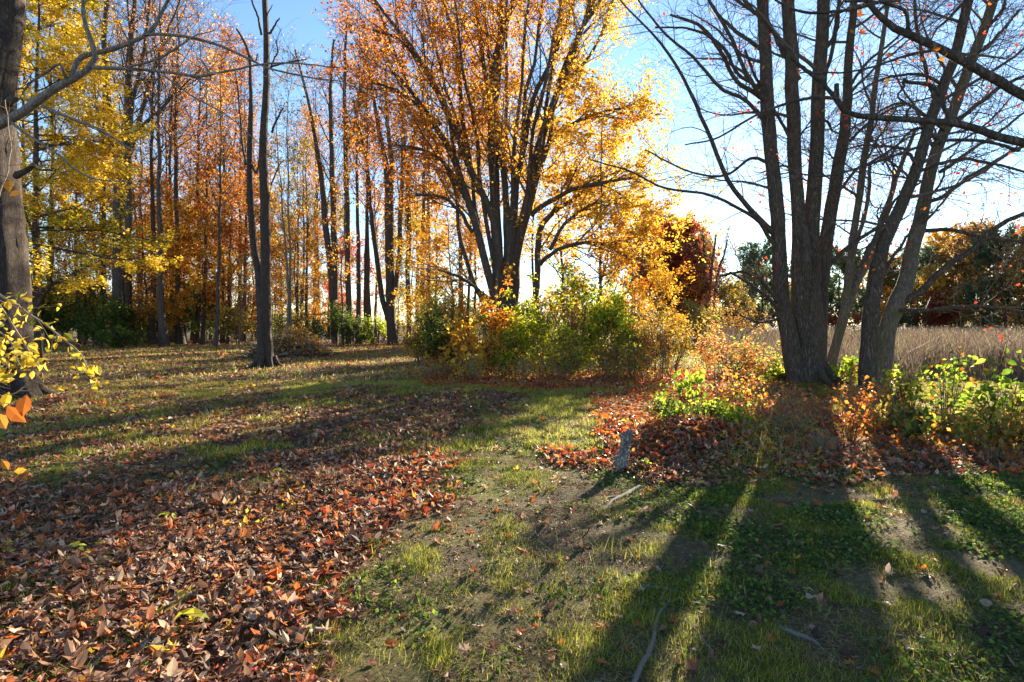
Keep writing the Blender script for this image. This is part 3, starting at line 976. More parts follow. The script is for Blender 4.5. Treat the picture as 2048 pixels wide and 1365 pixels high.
def left_trunk():
    Y = 12.0
    st = [(14, 818, 58), (14, 800, 50), (12, 770, 45), (8, 700, 43), (4, 600, 42), (0, 500, 42), (-8, 400, 42), (-14, 300, 41), (-20, 200, 41), (-8, 100, 41), (0, 0, 40), (6, -90, 38)]
    bx, by = W(14, 800, Y)[:2]
    base = np.array([bx, by, float(gz(bx, by))])
    root = thing('old_tree', 'thick dark grey trunk cut by the left edge with a short broken stub', 'tree', base)
    P, R = wig(*stem_of(st, Y, 40, True), .006)
    tube_part('trunk', P, R, 30, BARK_SNAG, root, base, .05, .025)
    P, R = stem_of([(34, 352, 7, -.1), (52, 342, 5.5, -.4), (68, 330, 4.5, -.5), (69, 329, 1, -.5)], Y)
    tube_part('stub', P, R, 12, BARK_DARK, root, base, .08, .06)
    P, R = stem_of([(16, 205, 9, -.1), (32, 199, 5, -.3), (38, 196, 1, -.3)], Y)
    tube_part('stub', P, R, 12, BARK_DARK, root, base, .08, .06)
    for a in (-2.0, -1.2, -.3, .7, 3.2):
        d = np.array([math.cos(a), math.sin(a), 0])
        p = [np.append(base + d * .34 + [0, 0, .5], .13), np.append(base + d * .58 + [0, 0, .13], .10), np.append(base + d * .95 + [0, 0, -.04], .04)]
        q = resample(np.array(p), 10)
        tube_part('root', q[:, :3], q[:, 3], 10, BARK_SNAG, root, base, .06, .03)


def overhead_left():
    """a tree just outside the frame whose limb reaches across the upper left"""
    Y = 6.0
    base = np.array([-6.9, 6.2, float(gz(-6.9, 6.2))])
    root = thing('overhanging_tree', 'tree outside the left edge whose forked limb reaches across the upper left', 'tree', base)
    P = resample(np.array([[-6.9, 6.2, base[2] - .1, .24], [-6.95, 6.2, 2, .19], [-7.0, 6.15, 4.2, .15], [-7.1, 6.1, 7, .1]]), 22)
    tube_part('trunk', P[:, :3], P[:, 3], 16, BARK_GREY, root, base, .05, .02)
    lm = [
        [(-280, 330, 20, .2), (-120, 290, 15, .1), (0, 248, 12.5), (60, 215, 12), (110, 180, 11), (142, 162, 10), (170, 147, 9), (186, 128, 8), (192, 108, 7.5), (182, 75, 6), (170, 45, 5.5), (165, 0, 5), (160, -60, 4)],
        [(143, 160, 8), (150, 130, 7.5), (165, 112, 7), (190, 107, 6.5), (235, 95, 6), (290, 70, 5), (318, 35, 4.4), (340, -10, 4), (352, -60, 3)],
        [(184, 134, 6), (210, 136, 5, -.1), (280, 140, 4.4, -.2), (350, 147, 3.8, -.3), (405, 154, 3.4, -.4), (450, 145, 3, -.5), (520, 130, 2.6, -.6), (590, 126, 2.2, -.7), (680, 136, 1.5, -.8)],
        [(290, 70, 4.5), (350, 73, 4, -.1), (420, 88, 3.6, -.2), (480, 112, 3.2, -.3), (540, 140, 2.6, -.4), (620, 155, 2, -.5), (690, 165, 1.4, -.6)],
        [(285, 160, 2.5, -.2), (250, 140, 3, -.1), (300, 125, 3, -.2), (350, 102, 2.6, -.3), (390, 75, 2, -.3), (430, 60, 1.4)],
        [(85, 213, 5), (140, 238, 4, -.1), (200, 262, 3, -.2), (260, 300, 2.2, -.3)],
        [(20, 245, 4), (60, 270, 3.2, -.1), (120, 310, 2.8, -.2), (180, 355, 2.2, -.3), (260, 365, 1.5, -.3)],
        [(136, 165, 4), (128, 140, 4, -.1), (118, 132, 3.4, -.1), (90, 148, 3.2), (60, 170, 3), (45, 190, 2)],
        [(400, 120, 2.6, -.2), (420, 160, 2.2, -.2), (330, 145, 2.4), (380, 190, 2.2), (450, 230, 1.7), (520, 290, 1.2)],
    ]
    ll = [wig(*stem_of(s, Y), .006) for s in lm]
    for P, R in ll:
        tube_part('limb', P, R, 10, BARK_GREY, root, base, .02, .05)
    PL, RL = stack_stems(ll)
    g1 = grow(PL[1:], RL[1:], 5, .25, .98, .8, lambda t: .9 - .4 * t, 8, .14, .0, .4, .0022, slim=.008)
    g2 = grow(g1[0], g1[1], 4, .2, 1, .8, .4, 6, .18, 0, .6, .0016)
    twig_part('twigs', [g1, g2], [4, 3], TWIG, root, base)
    for (u, v, s) in ((322, 98, .13), (520, 170, .07), (555, 120, .06)):
        p = W(u, v, Y - .25)[None]
        V, Fc, rn = leaves(p, s, lobed(.8, 5), (.3, -1, .3), .25, np.array([.3]), 1.5)
        link('leaf', new_mesh('leaf', V - base, Fc, G_RUST, rn), root)


def overhead_right():
    Y = 5.0
    base = np.array([6.0, 5.2, float(gz(6.0, 5.2))])
    root = thing('overhanging_tree', 'tree outside the right edge whose crooked dark limbs cross the upper right corner', 'tree', base)
    P = resample(np.array([[6.0, 5.2, base[2] - .1, .22], [6.05, 5.2, 2, .17], [6.1, 5.15, 4.2, .13], [6.2, 5.1, 6.5, .09]]), 22)
    tube_part('trunk', P[:, :3], P[:, 3], 16, BARK_DARK, root, base, .05, .02)
    lm = [
        [(2400, 330, 16, .1), (2200, 250, 13), (2060, 196, 11), (1990, 160, 10.5), (1930, 125, 10), (1880, 98, 9.5), (1835, 78, 9), (1790, 58, 8), (1765, 35, 7), (1735, 2, 6), (1700, -40, 5)],
        [(2390, 400, 13), (2200, 320, 11), (2060, 286, 9.5), (2005, 274, 9), (1950, 255, 8.5), (1895, 244, 8), (1850, 240, 7.5), (1790, 236, 7), (1735, 232, 6.5), (1700, 226, 6.5), (1682, 212, 6.5), (1672, 190, 6.5), (1673, 168, 5)],
        [(1676, 205, 5.5), (1650, 170, 5), (1625, 148, 5), (1590, 120, 4.6), (1568, 95, 4.2), (1548, 70, 3.6)],
        [(1676, 200, 4.4), (1640, 196, 4, -.1), (1590, 203, 3.6, -.2), (1550, 214, 3.2, -.2), (1500, 235, 2.8, -.3), (1440, 275, 2.4, -.3), (1370, 290, 1.6, -.4)],
        [(1904, 247, 5), (1893, 222, 4.8), (1880, 195, 5), (1868, 175, 4.8), (1840, 167, 4.4), (1815, 166, 4), (1802, 160, 4), (1803, 176, 2.8), (1793, 195, 2.4), (1810, 205, 2.2), (1816, 210, 1.6)],
        [(1815, 235, 3), (1817, 205, 2)],
        [(1835, 78, 5), (1815, 55, 4.4), (1810, 28, 4), (1780, 10, 4), (1740, 5, 3.6), (1690, 3, 3)],
        [(1760, 5, 4, -.2), (1700, 18, 3.6, -.2), (1640, 24, 3.4, -.2), (1590, 20, 3, -.2), (1550, 0, 2.6, -.2)],
        [(1878, 98, 4), (1820, 110, 3.2, -.1), (1750, 132, 2.6, -.2), (1690, 145, 2.2, -.2), (1600, 146, 1.8, -.2)],
        [(2040, 300, 4), (1960, 280, 3.6, -.2), (1880, 282, 3.6, -.2), (1790, 310, 3.2, -.3), (1720, 335, 2.8, -.3), (1650, 352, 2.4, -.3), (1580, 345, 1.8, -.3), (1510, 365, 1.2, -.3)],
    ]
    ll = [wig(*stem_of(s, Y), .005) for s in lm]
    for P, R in ll:
        tube_part('limb', P, R, 10, BARK_DARK, root, base, .03, .06)
    PL, RL = stack_stems(ll)
    g1 = grow(PL, RL, 4, .35, .98, .9, lambda t: .7 - .3 * t, 8, .2, .0, .4, .0018, slim=.006)
    g2 = grow(g1[0], g1[1], 3, .2, 1, .8, .3, 6, .2, 0, .6, .0014)
    twig_part('twigs', [g1, g2], [4, 3], TWIG, root, base)
    for k, (u, v, s) in enumerate(((1720, 30, .09), (1690, 45, .06), (1720, 64, .10), (1776, 112, .075), (1774, 160, .08), (1810, 88, .06), (1866, 102, .09), (1887, 117, .10), (1844, 118, .07), (1595, 142, .07), (1738, 48, .05), (1440, 226, .06))):
        p = W(u, v, Y - .12)[None]
        V, Fc, rn = leaves(p, s, lobed(1.2, 30 + k), (.2, -1, .2), .4, np.array([(.55, .9, .25)[k % 3]]), 1.5)
        link('leaf', new_mesh('leaf', V - base, Fc, G_RUST, rn), root)


def snag():
    Y = 21.4
    bx, by = W(533, 735, Y)[:2]
    base = np.array([bx, by, float(gz(bx, by))])
    root = thing('dead_tree', 'bare twin-stemmed dead tree with broken stubs standing alone on the lawn', 'tree', base)
    st = [[(535, 738, 34), (535, 724, 26), (534, 690, 21), (532, 620, 20), (533, 500, 19.5), (532, 400, 18.5), (530, 300, 15.5), (534, 200, 13), (534, 130, 12), (531, 50, 11), (528, 0, 10.5), (527, -60, 9)],
          [(524, 735, 24, -.1), (523, 700, 19, -.1), (520, 640, 16, -.1), (514, 560, 14, 0), (503, 480, 12, .1), (498, 400, 12.5, .1), (497, 330, 11, .1), (500, 250, 10, .1), (499, 180, 7, .1), (495, 110, 5.5, .1), (480, 70, 4, .1), (473, 58, 3, .1)]]
    ss = [wig(*stem_of(s, Y, 36, True), .012) for s in st]
    tube_part('trunk', *ss[0], 20, BARK_SNAG, root, base, .05, .04)
    tube_part('stem', *ss[1], 16, BARK_SNAG, root, base, .06, .05)
    lm = [[(538, 68, 5), (552, 48, 3.4, -.2), (559, 37, 2.4, -.3), (560, 36, .5, -.3)], [(523, 70, 5), (515, 35, 4), (503, 5, 3.6), (498, -30, 3)], [(543, 266, 5), (553, 240, 4, -.2), (566, 218, 3, -.3), (567, 217, .4, -.3)],
          [(542, 134, 5), (560, 130, 3.4, -.2), (590, 124, 2.8, -.4), (612, 120, 2.2, -.6)], [(543, 131, 3.6), (555, 105, 3, -.1), (553, 80, 2, -.1)], [(500, 110, 3), (510, 125, 3), (516, 108, 2.4)],
          [(542, 370, 4), (555, 340, 3, .2), (568, 320, 2, .4)], [(503, 330, 5, .1), (512, 345, 4.4), (518, 320, 3)], [(532, 40, 3), (540, 20, 2.2), (545, 10, 1.5)], [(492, 330, 5, .2), (484, 280, 4, .4), (478, 200, 3.2, .5), (470, 140, 2, .6)]]
    ll = [wig(*stem_of(s, Y), .008) for s in lm]
    for P, R in ll:
        tube_part('stub', P, R, 8, BARK_SNAG, root, base, .03, .06)
    PL, RL = stack_stems(ll)
    g = grow(PL[[3, 4, 9]], RL[[3, 4, 9]], 9, .25, 1, .7, .55, 6, .16, .08, .6, .010)
    g2 = grow(g[0], g[1], 3, .3, 1, .7, .25, 4, .16, .05, .7, .008)
    twig_part('twigs', [g, g2], [4, 3], BARK_SNAG, root, base)
    for a in (-2.6, -1.7, -.8, .1, 1.4):
        d = np.array([math.cos(a), math.sin(a), 0])
        p = [np.append(base + d * .26 + [0, 0, .42], .11), np.append(base + d * .42 + [0, 0, .12], .09), np.append(base + d * .72 + [0, 0, -.04], .04)]
        q = resample(np.array(p), 8)
        tube_part('root', q[:, :3], q[:, 3], 8, BARK_SNAG, root, base, .06, .04)


def traced_tree(name, label, Y, st, bark, n1, len1, leafn, leafmat, lsize, group=None, ang=.6, up=.05, t0=.35, rmin=None, thin=1.0, base_uv=None):
    """a distant tree: stems traced, fine crown grown on them"""
    u, v = st[0][0][:2]
    bx, by = (u - CX) / F * Y, Y
    base = np.array([bx, by, float(gz(bx, by))])
    root = thing(name, label, 'tree', base, group)
    ss = [wig(*stem_of(s, Y, 26, i == 0), .03) for i, s in enumerate(st)]
    for i, (P, R) in enumerate(ss):
        tube_part('trunk' if i == 0 else 'stem', P, R, 10, bark, root, base, .03, .02)
    PS, RS = stack_stems(ss)
    rmin = rmin or .0003 * Y
    g1 = grow(PS, RS, n1, t0, .99, ang, lambda t: len1 * (1.15 - .5 * t), 8, .10, up, .45, rmin)
    g2 = grow(g1[0], g1[1], 7, .15, .98, .7, lambda t: len1 * .42 * (1.2 - .6 * t), 6, .14, up * .5, .6, rmin * .75)
    g3 = grow(g2[0], g2[1], 3, .25, 1, .7, len1 * .18, 4, .16, 0, .7, rmin * .55)
    twig_part('twigs', [g1, g2, g3], [5, 3, 3], bark, root, base)
    if leafn:
        pos = np.concatenate([along(g3[0], leafn // 2, .1, 1, .1), along(g2[0], leafn // 2, .2, 1, .12)])
        k = fbm(pos[:, 0] * .5, pos[:, 2] * .5, 9) > .4
        leaf_part('crown', leaves(pos[k], lsize, T_DIAMOND, (0, 0, .5), .9, None, .4), leafmat, root, base)
    return root


right_clump()
RSC = .72
leaning_pair()
RSC = .70
central_maple()
yellow_maple()
RSC = 1.0
left_trunk()
RSC = .72
overhead_left()
RSC = .82
overhead_right()
RSC = .49
snag()
RSC = .82

traced_tree('forked_tree', 'tall dark forked tree with sparse pinkish leaves rising from green shrubs on the left', 42,
            [[(236, 672, 17), (235, 620, 14), (236, 540, 13.5), (238, 440, 13), (241, 370, 13), (243, 330, 12), (236, 290, 8), (222, 235, 7), (214, 150, 6.5), (212, 60, 5.5), (218, -40, 4)],
             [(245, 390, 10), (250, 330, 10), (254, 260, 9), (256, 170, 8), (262, 80, 6), (268, -30, 4)],
             [(243, 350, 7), (265, 300, 6), (285, 240, 5), (300, 170, 4), (330, 80, 3), (360, 0, 2)],
             [(258, 460, 8), (258, 380, 8), (256, 300, 6), (266, 200, 5), (290, 100, 4), (300, 0, 3)],
             [(240, 330, 6), (205, 270, 5), (190, 200, 4), (178, 100, 3), (172, 0, 2)],
             [(252, 280, 5), (300, 235, 4), (350, 190, 3), (400, 140, 2)]],
            BARK_DARK, 11, 4.2, 5000, G_PINK, .14)

RSC = .66
GB = 'tall bare trunks at the back of the lawn'
traced_tree('bare_tree', 'tall two-stemmed bare tree rising from the dark green shrub at the back of the lawn', 46,
            [[(671, 640, 10), (664, 560, 9.5), (655, 470, 9), (648, 400, 8.5), (640, 330, 7), (628, 260, 5.5), (612, 180, 4), (590, 100, 2.5)], [(670, 600, 8), (668, 480, 9), (667, 380, 8.5), (664, 280, 6.5), (662, 180, 5), (668, 80, 3)]],
            BARK_DARK, 13, 3.8, 900, G_PINK, .14, GB, .5, .07)
traced_tree('bare_tree', 'straight single bare trunk just right of the two-stemmed one behind the lawn', 46,
            [[(698, 645, 10), (698, 560, 9), (699, 460, 8.5), (699, 380, 8), (697, 280, 7), (692, 190, 5.5), (690, 100, 4), (696, 30, 2.5)], [(697, 300, 5), (715, 230, 4), (728, 150, 3), (732, 80, 2)]],
            BARK_DARK, 14, 3.6, 900, G_RUST, .15, GB, .5, .07)
traced_tree('bare_tree', 'stout grey trunk with spreading stems at the right end of the lawn', 44,
            [[(785, 686, 18), (782, 640, 14), (777, 560, 13), (774, 470, 13.5), (775, 400, 13), (770, 340, 9), (757, 270, 7), (745, 200, 5), (735, 120, 3.5), (728, 40, 2)],
             [(778, 640, 9), (764, 590, 8), (752, 500, 7.5), (742, 420, 6.5), (735, 360, 5.5), (722, 280, 4.5), (706, 200, 3)],
             [(776, 420, 9), (783, 340, 8), (778, 260, 6), (772, 180, 4), (775, 90, 2.5)],
             [(788, 600, 7), (797, 530, 7.5), (801, 440, 7), (805, 340, 6), (806, 240, 5), (803, 140, 3.5), (805, 60, 2)]],
            BARK_SNAG, 9, 3.6, 1500, G_RUST, .14, GB, .5, .07)
traced_tree('bare_tree', 'dark slim trunk standing close behind the right side of the stout grey one', 43,
            [[(817, 684, 10), (818, 640, 7.5), (815, 560, 7.5), (820, 470, 7.5), (818, 380, 7), (823, 300, 6), (840, 230, 4), (850, 160, 2.5)], [(816, 470, 5), (812, 380, 5), (808, 290, 4), (800, 200, 3)]],
            BARK_DARK, 10, 3.4, 2200, G_ORANGE, .14, GB, .5, .07)


# ---------------------------------------------------------------- the woods behind the lawn and across the pond
def template(name, H, r0, lv, bark, leafn, lsize, lmat, nb=(0, 0, .5), spread=.9, cl=.38, hang=.3, k0=8):
    root = thing(name, None, 'tree', (0, 0, 0))
    z = np.zeros(3)
    l0, l1, l2, l3 = lv
    tube_part('trunk', l0[0], l0[1], k0, bark, root, z, .03, .02)
    twig_part('twigs', [l1, l2, l3], [5, 3, 3], bark, root, z)
    if leafn:
        pos = np.concatenate([along(l3[0], int(leafn * .7), .1, 1, .12), along(l2[0], int(leafn * .3), .2, 1, .15)])
        k = fbm(pos[:, 0] * .55 + 7, pos[:, 2] * .55 + pos[:, 1] * .4, 19) > cl
        leaf_part('crown', leaves(pos[k], lsize, T_DIAMOND, nb, spread, None, hang), lmat, root, z)
    return root


USED = set()


def place(tmpl, u, Y, sc=1.0, label=None, group=None, lmat=None, bark=None, name=None, sz=1.0):
    if tmpl.name not in USED and not name:
        USED.add(tmpl.name)
        o = tmpl
    else:
        o = copy_tree(tmpl)
    if name:
        o.name = name
    x = (u - CX) / F * Y
    o.location = (x, Y, float(gz(x, Y)) - .05)
    o.rotation_euler = (0, 0, rng.uniform(0, 6.28))
    o.scale = (sc, sc, sc * sz)
    tag(o, label, None, group)
    for ch in o.children:
        m = lmat if ch.name.startswith('crown') else (bark if ch.name.startswith(('trunk', 'twigs')) else None)
        if m is not None:
            ch.material_slots[0].link = 'OBJECT'
            ch.material_slots[0].material = m
    return o


# templates
TALL = [template('tall_tree', 27, .23, gen_tree(27, .23, .42, 26, .62, 4.2, .05, 7, 1.8, 3, .8, forks=1, rmin=.017, shape='round'), BARK_DARK, 700, .17, G_PINK),
        template('tall_tree', 25, .20, gen_tree(25, .20, .35, 30, .55, 4.6, .05, 7, 1.9, 3, .8, forks=2, rmin=.017, shape='vase', fork_t=.2), BARK_GREY, 2200, .17, G_ORANGE),
        template('tall_tree', 22, .16, gen_tree(22, .16, .30, 30, .7, 3.6, .04, 7, 1.6, 3, .7, forks=1, rmin=.016, shape='round'), BARK_DARK, 3600, .17, G_RUST)]
UNDER = [template('understory_maple', 13, .12, gen_tree(13, .12, .16, 34, 1.15, 3.9, .02, 8, 1.6, 3, .7, rmin=.014, shape='round', flat=.6), BARK_DARK, 9000, .2, G_ORANGE, (0, 0, 1.2), .6, .36),
         template('understory_maple', 10, .09, gen_tree(10, .09, .12, 30, 1.2, 3.3, .015, 8, 1.4, 3, .6, rmin=.014, shape='round', flat=.6), BARK_DARK, 7500, .19, G_GOLD, (0, 0, 1.2), .6, .38)]
THIN = [template('young_tree', 15, .07, gen_tree(15, .07, .25, 22, .8, 2.0, .04, 6, .9, 2, .5, rmin=.013, shape='round'), BARK_DARK, 1500, .16, G_ORANGE),
        template('young_tree', 12, .055, gen_tree(12, .055, .2, 22, .8, 1.8, .04, 6, .8, 2, .5, forks=2, rmin=.013, shape='vase'), BARK_GREY, 500, .16, G_OLIVE)]
ROUND = [template('round_tree', 13, .25, gen_tree(13, .25, .12, 44, 1.05, 5.0, .03, 9, 2.2, 3, 1.0, rmin=.03, shape='round'), BARK_DARK, 11000, .36, G_FARGREEN, (0, 0, .6), .8, .33),
         template('round_tree', 11, .2, gen_tree(11, .2, .10, 44, .9, 4.2, .05, 9, 2.0, 3, .9, forks=3, rmin=.03, shape='round'), BARK_DARK, 10000, .34, G_RED, (0, 0, .6), .8, .33)]

GW = 'tall trunks inside the woods behind the lawn'
ORD = 'first second third fourth fifth sixth seventh eighth ninth tenth eleventh twelfth thirteenth fourteenth fifteenth sixteenth seventeenth eighteenth nineteenth twentieth twenty-first twenty-second twenty-third twenty-fourth'.split()


def where(us):
    """for each column: which gap between the landmark trees it stands in and its place from the left there"""
    zones = ((236, 'left of the dark forked tree'), (530, 'between the dark forked tree and the dead tree'), (698, 'between the dead tree and the straight bare trunk'),
             (850, 'between the straight bare trunk and the thicket'), (9999, 'behind the big orange maple'))
    z = [next(i for i, (e, _) in enumerate(zones) if u < e) for u in us]
    return [(ORD[sum(1 for j in range(len(us)) if z[j] == z[i] and us[j] < us[i])], zones[z[i]][1]) for i in range(len(us))]


TT = [
        (275, 56, 1.0, 1, G_GOLD), (305, 50, 1.0, 0, G_PINK), (345, 58, 1.05, 0, G_RUST), (385, 66, 1.05, 2, G_RUST), (405, 52, .95, 2, G_ORANGE),
        (432, 48, .95, 2, G_RUST), (455, 60, 1.0, 1, G_ORANGE), (475, 70, 1.1, 0, G_PINK), (575, 50, .8, 1, G_OLIVE), (602, 66, .95, 2, G_ORANGE),
        (625, 74, 1.05, 0, G_PINK), (730, 62, .95, 0, G_PINK), (752, 72, 1.0, 2, G_RUST), (838, 66, .9, 1, G_GOLD), (868, 62, .8, 2, G_ORANGE),
        (160, 54, 1.0, 2, G_YELLOW), (60, 50, 1.0, 0, G_YELLOW), (195, 66, 1.0, 1, G_ORANGE), (-60, 46, 1.0, 2, G_YELLOW), (925, 48, .9, 0, G_RUST),
        (935, 55, .9, 2, G_ORANGE), (948, 60, .85, 2, G_ORANGE), (325, 75, 1.1, 0, G_PINK), (515, 78, 1.1, 2, G_ORANGE), (660, 80, 1.1, 0, G_PINK), (1070, 50, .8, 2, G_GOLD)] + [(u_, y_, s_, 0, m_) for u_, y_, s_, m_ in ((265, 50, 1.1, G_PINK), (330, 47, 1.0, G_PINK), (362, 52, 1.1, G_RUST), (395, 54, .95, G_PINK), (445, 58, .95, G_PINK), (487, 62, .9, G_RUST), (590, 66, .75, G_PINK), (612, 58, .68, G_PINK), (640, 70, .8, G_PINK), (720, 52, .95, G_PINK), (742, 57, 1.0, G_PINK), (840, 52, .95, G_RUST), (862, 56, 1.0, G_PINK), (200, 50, 1.0, G_YELLOW), (100, 52, 1.05, G_YELLOW))]
HUE = {G_GREEN: 'green', G_GOLD: 'golden', G_PINK: 'pinkish', G_RUST: 'rusty', G_ORANGE: 'orange', G_OLIVE: 'olive', G_YELLOW: 'yellow', G_BROWN: 'brown'}
for (u, Y, sc, tm, lm), (od, zn) in zip(TT, where([q[0] for q in TT])):
    place(TALL[tm], u, Y * .88, sc * 1.08, f'tall thin {HUE[lm]} tree, {od} from left {zn}', GW, lm)

GU = 'understory trees in autumn leaf behind the lawn'
for u, Y, sc, tm, lm, lb in [
        (295, 46, 1.0, 0, G_ORANGE, 'low orange tree spreading just right of the dark forked tree'),
        (170, 44, .95, 0, G_ORANGE, 'low orange tree glimpsed just left of the dark forked tree'),
        (372, 50, 1.05, 0, G_ORANGE, 'orange understory tree midway between the forked tree and the dead tree'),
        (455, 47, 1.15, 0, G_RUST, 'red-orange understory tree just left of the twin dead trunk'),
        (420, 62, 1.45, 1, G_RUST, 'tall rust-leaved tree rising deep in the woods left of the dead tree'),
        (600, 50, .85, 0, G_ORANGE, 'small golden orange tree just right of the twin dead trunk'),
        (560, 64, 1.3, 1, G_OLIVE, 'olive-yellow tree deep in the woods just behind the dead tree'),
        (640, 58, .7, 1, G_ORANGE, 'small orange tree behind the brush pile'),
        (705, 56, .95, 1, G_SCARLET, 'scarlet-leaved young tree behind the straight bare trunk'),
        (855, 40, .82, 1, G_GOLD, 'golden young tree between the stout grey trunk and the big orange maple'),
        (820, 58, 1.3, 1, G_YELLOW, 'pale yellow tree far behind the stout grey trunk'),
        (330, 43, .72, 1, G_ORANGE, 'small orange tree at the edge of the woods right of the forked tree'),
        (410, 45, .8, 0, G_GOLD, 'golden orange tree at the edge of the woods left of the dead tree'),
        (250, 58, 1.35, 0, G_ORANGE, 'broad orange tree deep behind the dark forked tree'),
        (660, 62, 1.1, 0, G_OLIVE, 'pale olive tree deep in the woods behind the two-stemmed bare tree'),
        (1312, 18.3, .33, 1, G_GOLD, 'little golden tree sloping down to the twiggy shrubs right of the thicket'),
        (905, 36, .8, 0, G_ORANGE, 'orange tree half hidden at the left behind the big orange maple'),
        (60, 40, 1.0, 1, G_YELLOW, 'yellow understory tree behind the thick trunk at the left edge'),
        (345, 68, 1.5, 1, G_ORANGE, 'tall orange tree deep in the woods left of centre'),
        (510, 74, 1.5, 0, G_ORANGE, 'broad orange tree deepest in the woods behind the dead tree'),
        (1205, 20.8, .74, 0, G_GOLD, 'golden tree bulging out at the right behind the big orange maple'),
        (1125, 38, 1.15, 0, G_GOLD, 'golden tree directly behind the right stems of the big orange maple'),
        (1262, 19.6, .52, 1, G_ORANGE, 'low orange tree at the right foot of the golden crown')]:
    place(UNDER[tm], u, Y, sc, lb, GU, lm)

YT = sorted(rng.uniform(20, 880, 46))
for k, (u, (od, zn)) in enumerate(zip(YT, where(YT))):
    lm = (G_ORANGE, G_RUST, G_GOLD, G_OLIVE, G_BROWN)[k % 5]
    place(THIN[k % 2], u, rng.uniform(43, 62), rng.uniform(.65, 1.15), f'young thin {HUE[lm]} sapling, {od} from left {zn}', 'young trees along the edge of the woods', lm)

# far side of the pond and its left shore
GP = 'trees on the shores of the pond'
for u, Y, sc, tm, lm, sz, lb in [
        (1335, 52, .80, 1, G_RED, 1.05, 'dark red tree rising above the shrubs on the left shore of the pond'),
        (1375, 50, .72, 1, G_RED, 1.2, 'tallest dark red tree beside the bare clump on the pond shore'),
        (1300, 84, 1.0, 0, G_BROWN, 1.25, 'dull brown tree between the golden crown and the dark red trees'),
        (1368, 62, .76, 0, G_YELLOW, 1.2, 'yellow-green tree standing in front of the dark red ones'),
        (1400, 46, .40, 1, G_RUST, 1.3, 'small rust-red tree tucked between the dark red tree and bare clump'),
        (1475, 66, .55, 1, G_GOLD, 1.0, 'bright golden bush-like tree on the pond shore left of the grey clump'),
        (1450, 60, .5, 0, G_OLIVE, .9, 'olive-brown low tree behind the bare clump on the pond shore'),
        (1525, 104, 1.12, 0, G_FARGREEN, 1.0, 'round blue-green tree across the pond just left of the grey clump'),
        (1500, 112, .9, 0, G_OLIVE, 1.0, 'olive tree across the pond beside the round blue-green one'),
        (1575, 115, .85, 1, G_YELLOW, .9, 'yellowish tree across the pond directly behind the grey clump'),
        (1680, 105, 1.1, 0, G_FARGREEN, .95, 'blue-green tree across the pond just right of the grey clump'),
        (1640, 118, 1.1, 1, G_FARGREEN, .9, 'dim green tree across the pond seen between the clump stems'),
        (1725, 112, 1.0, 0, G_OLIVE, 1.0, 'olive tree across the pond left of the leaning trunks'),
        (1775, 118, 1.2, 1, G_ORANGE, 1.0, 'orange-topped tree across the pond behind the leaning trunks'),
        (1835, 108, 1.15, 0, G_FARGREEN, .95, 'green tree across the pond just right of the leaning trunks'),
        (1860, 100, .95, 1, G_GOLD, 1.0, 'gold-topped tree across the pond at the left of the dark hollow'),
        (1890, 95, .75, 1, G_RED, .8, 'low purplish red tree hanging over the dark hollow across the pond'),
        (1925, 98, 1.15, 1, G_BROWN, 1.0, 'brown-gold tree across the pond at the middle of the right bank'),
        (1965, 90, 1.1, 0, G_BROWN, 1.15, 'tall brown-gold tree behind the white roofed shed'),
        (2010, 84, 1.05, 0, G_FARGREEN, 1.1, 'dark green tree across the pond close to the right edge'),
        (2060, 78, 1.1, 1, G_BROWN, 1.1, 'brown tree across the pond at the very right edge'),
        (1900, 112, 1.25, 0, G_GOLD, 1.1, 'golden treetop showing furthest back on the right bank'),
        (2130, 80, 1.2, 0, G_ORANGE, 1.1, 'orange tree on the far bank beyond the right edge'),
        (1610, 108, .8, 0, G_BROWN, .8, 'brown tree across the pond half hidden by the thick clump trunk')]:
    place(ROUND[tm], u, Y, sc, lb, GP, lm, None, None, sz)

traced_tree('bare_tree', 'bare many-stemmed clump of thin dark trunks on the left shore of the pond', 46,
            [[(1412, 668, 5), (1411, 600, 4), (1408, 530, 3.5), (1405, 470, 2.5)], [(1416, 668, 5), (1420, 600, 4), (1425, 520, 3.5), (1432, 470, 2.5)], [(1420, 668, 4), (1430, 590, 3.5), (1440, 530, 3), (1455, 480, 2)],
             [(1405, 668, 4), (1400, 600, 3.5), (1397, 540, 3), (1395, 480, 2)]], BARK_DARK, 12, 2.4, 1200, G_BROWN, .14, GP, .5, .06)


RSC = 1.0
# ---------------------------------------------------------------- shrubs and saplings
STEM_BROWN = plain_mat('shrub_stem_brown', (.12, .075, .05))
STEM_TAN = plain_mat('shrub_stem_tan', (.30, .22, .14))
STEM_GREEN = plain_mat('green_stem', (.16, .20, .06))


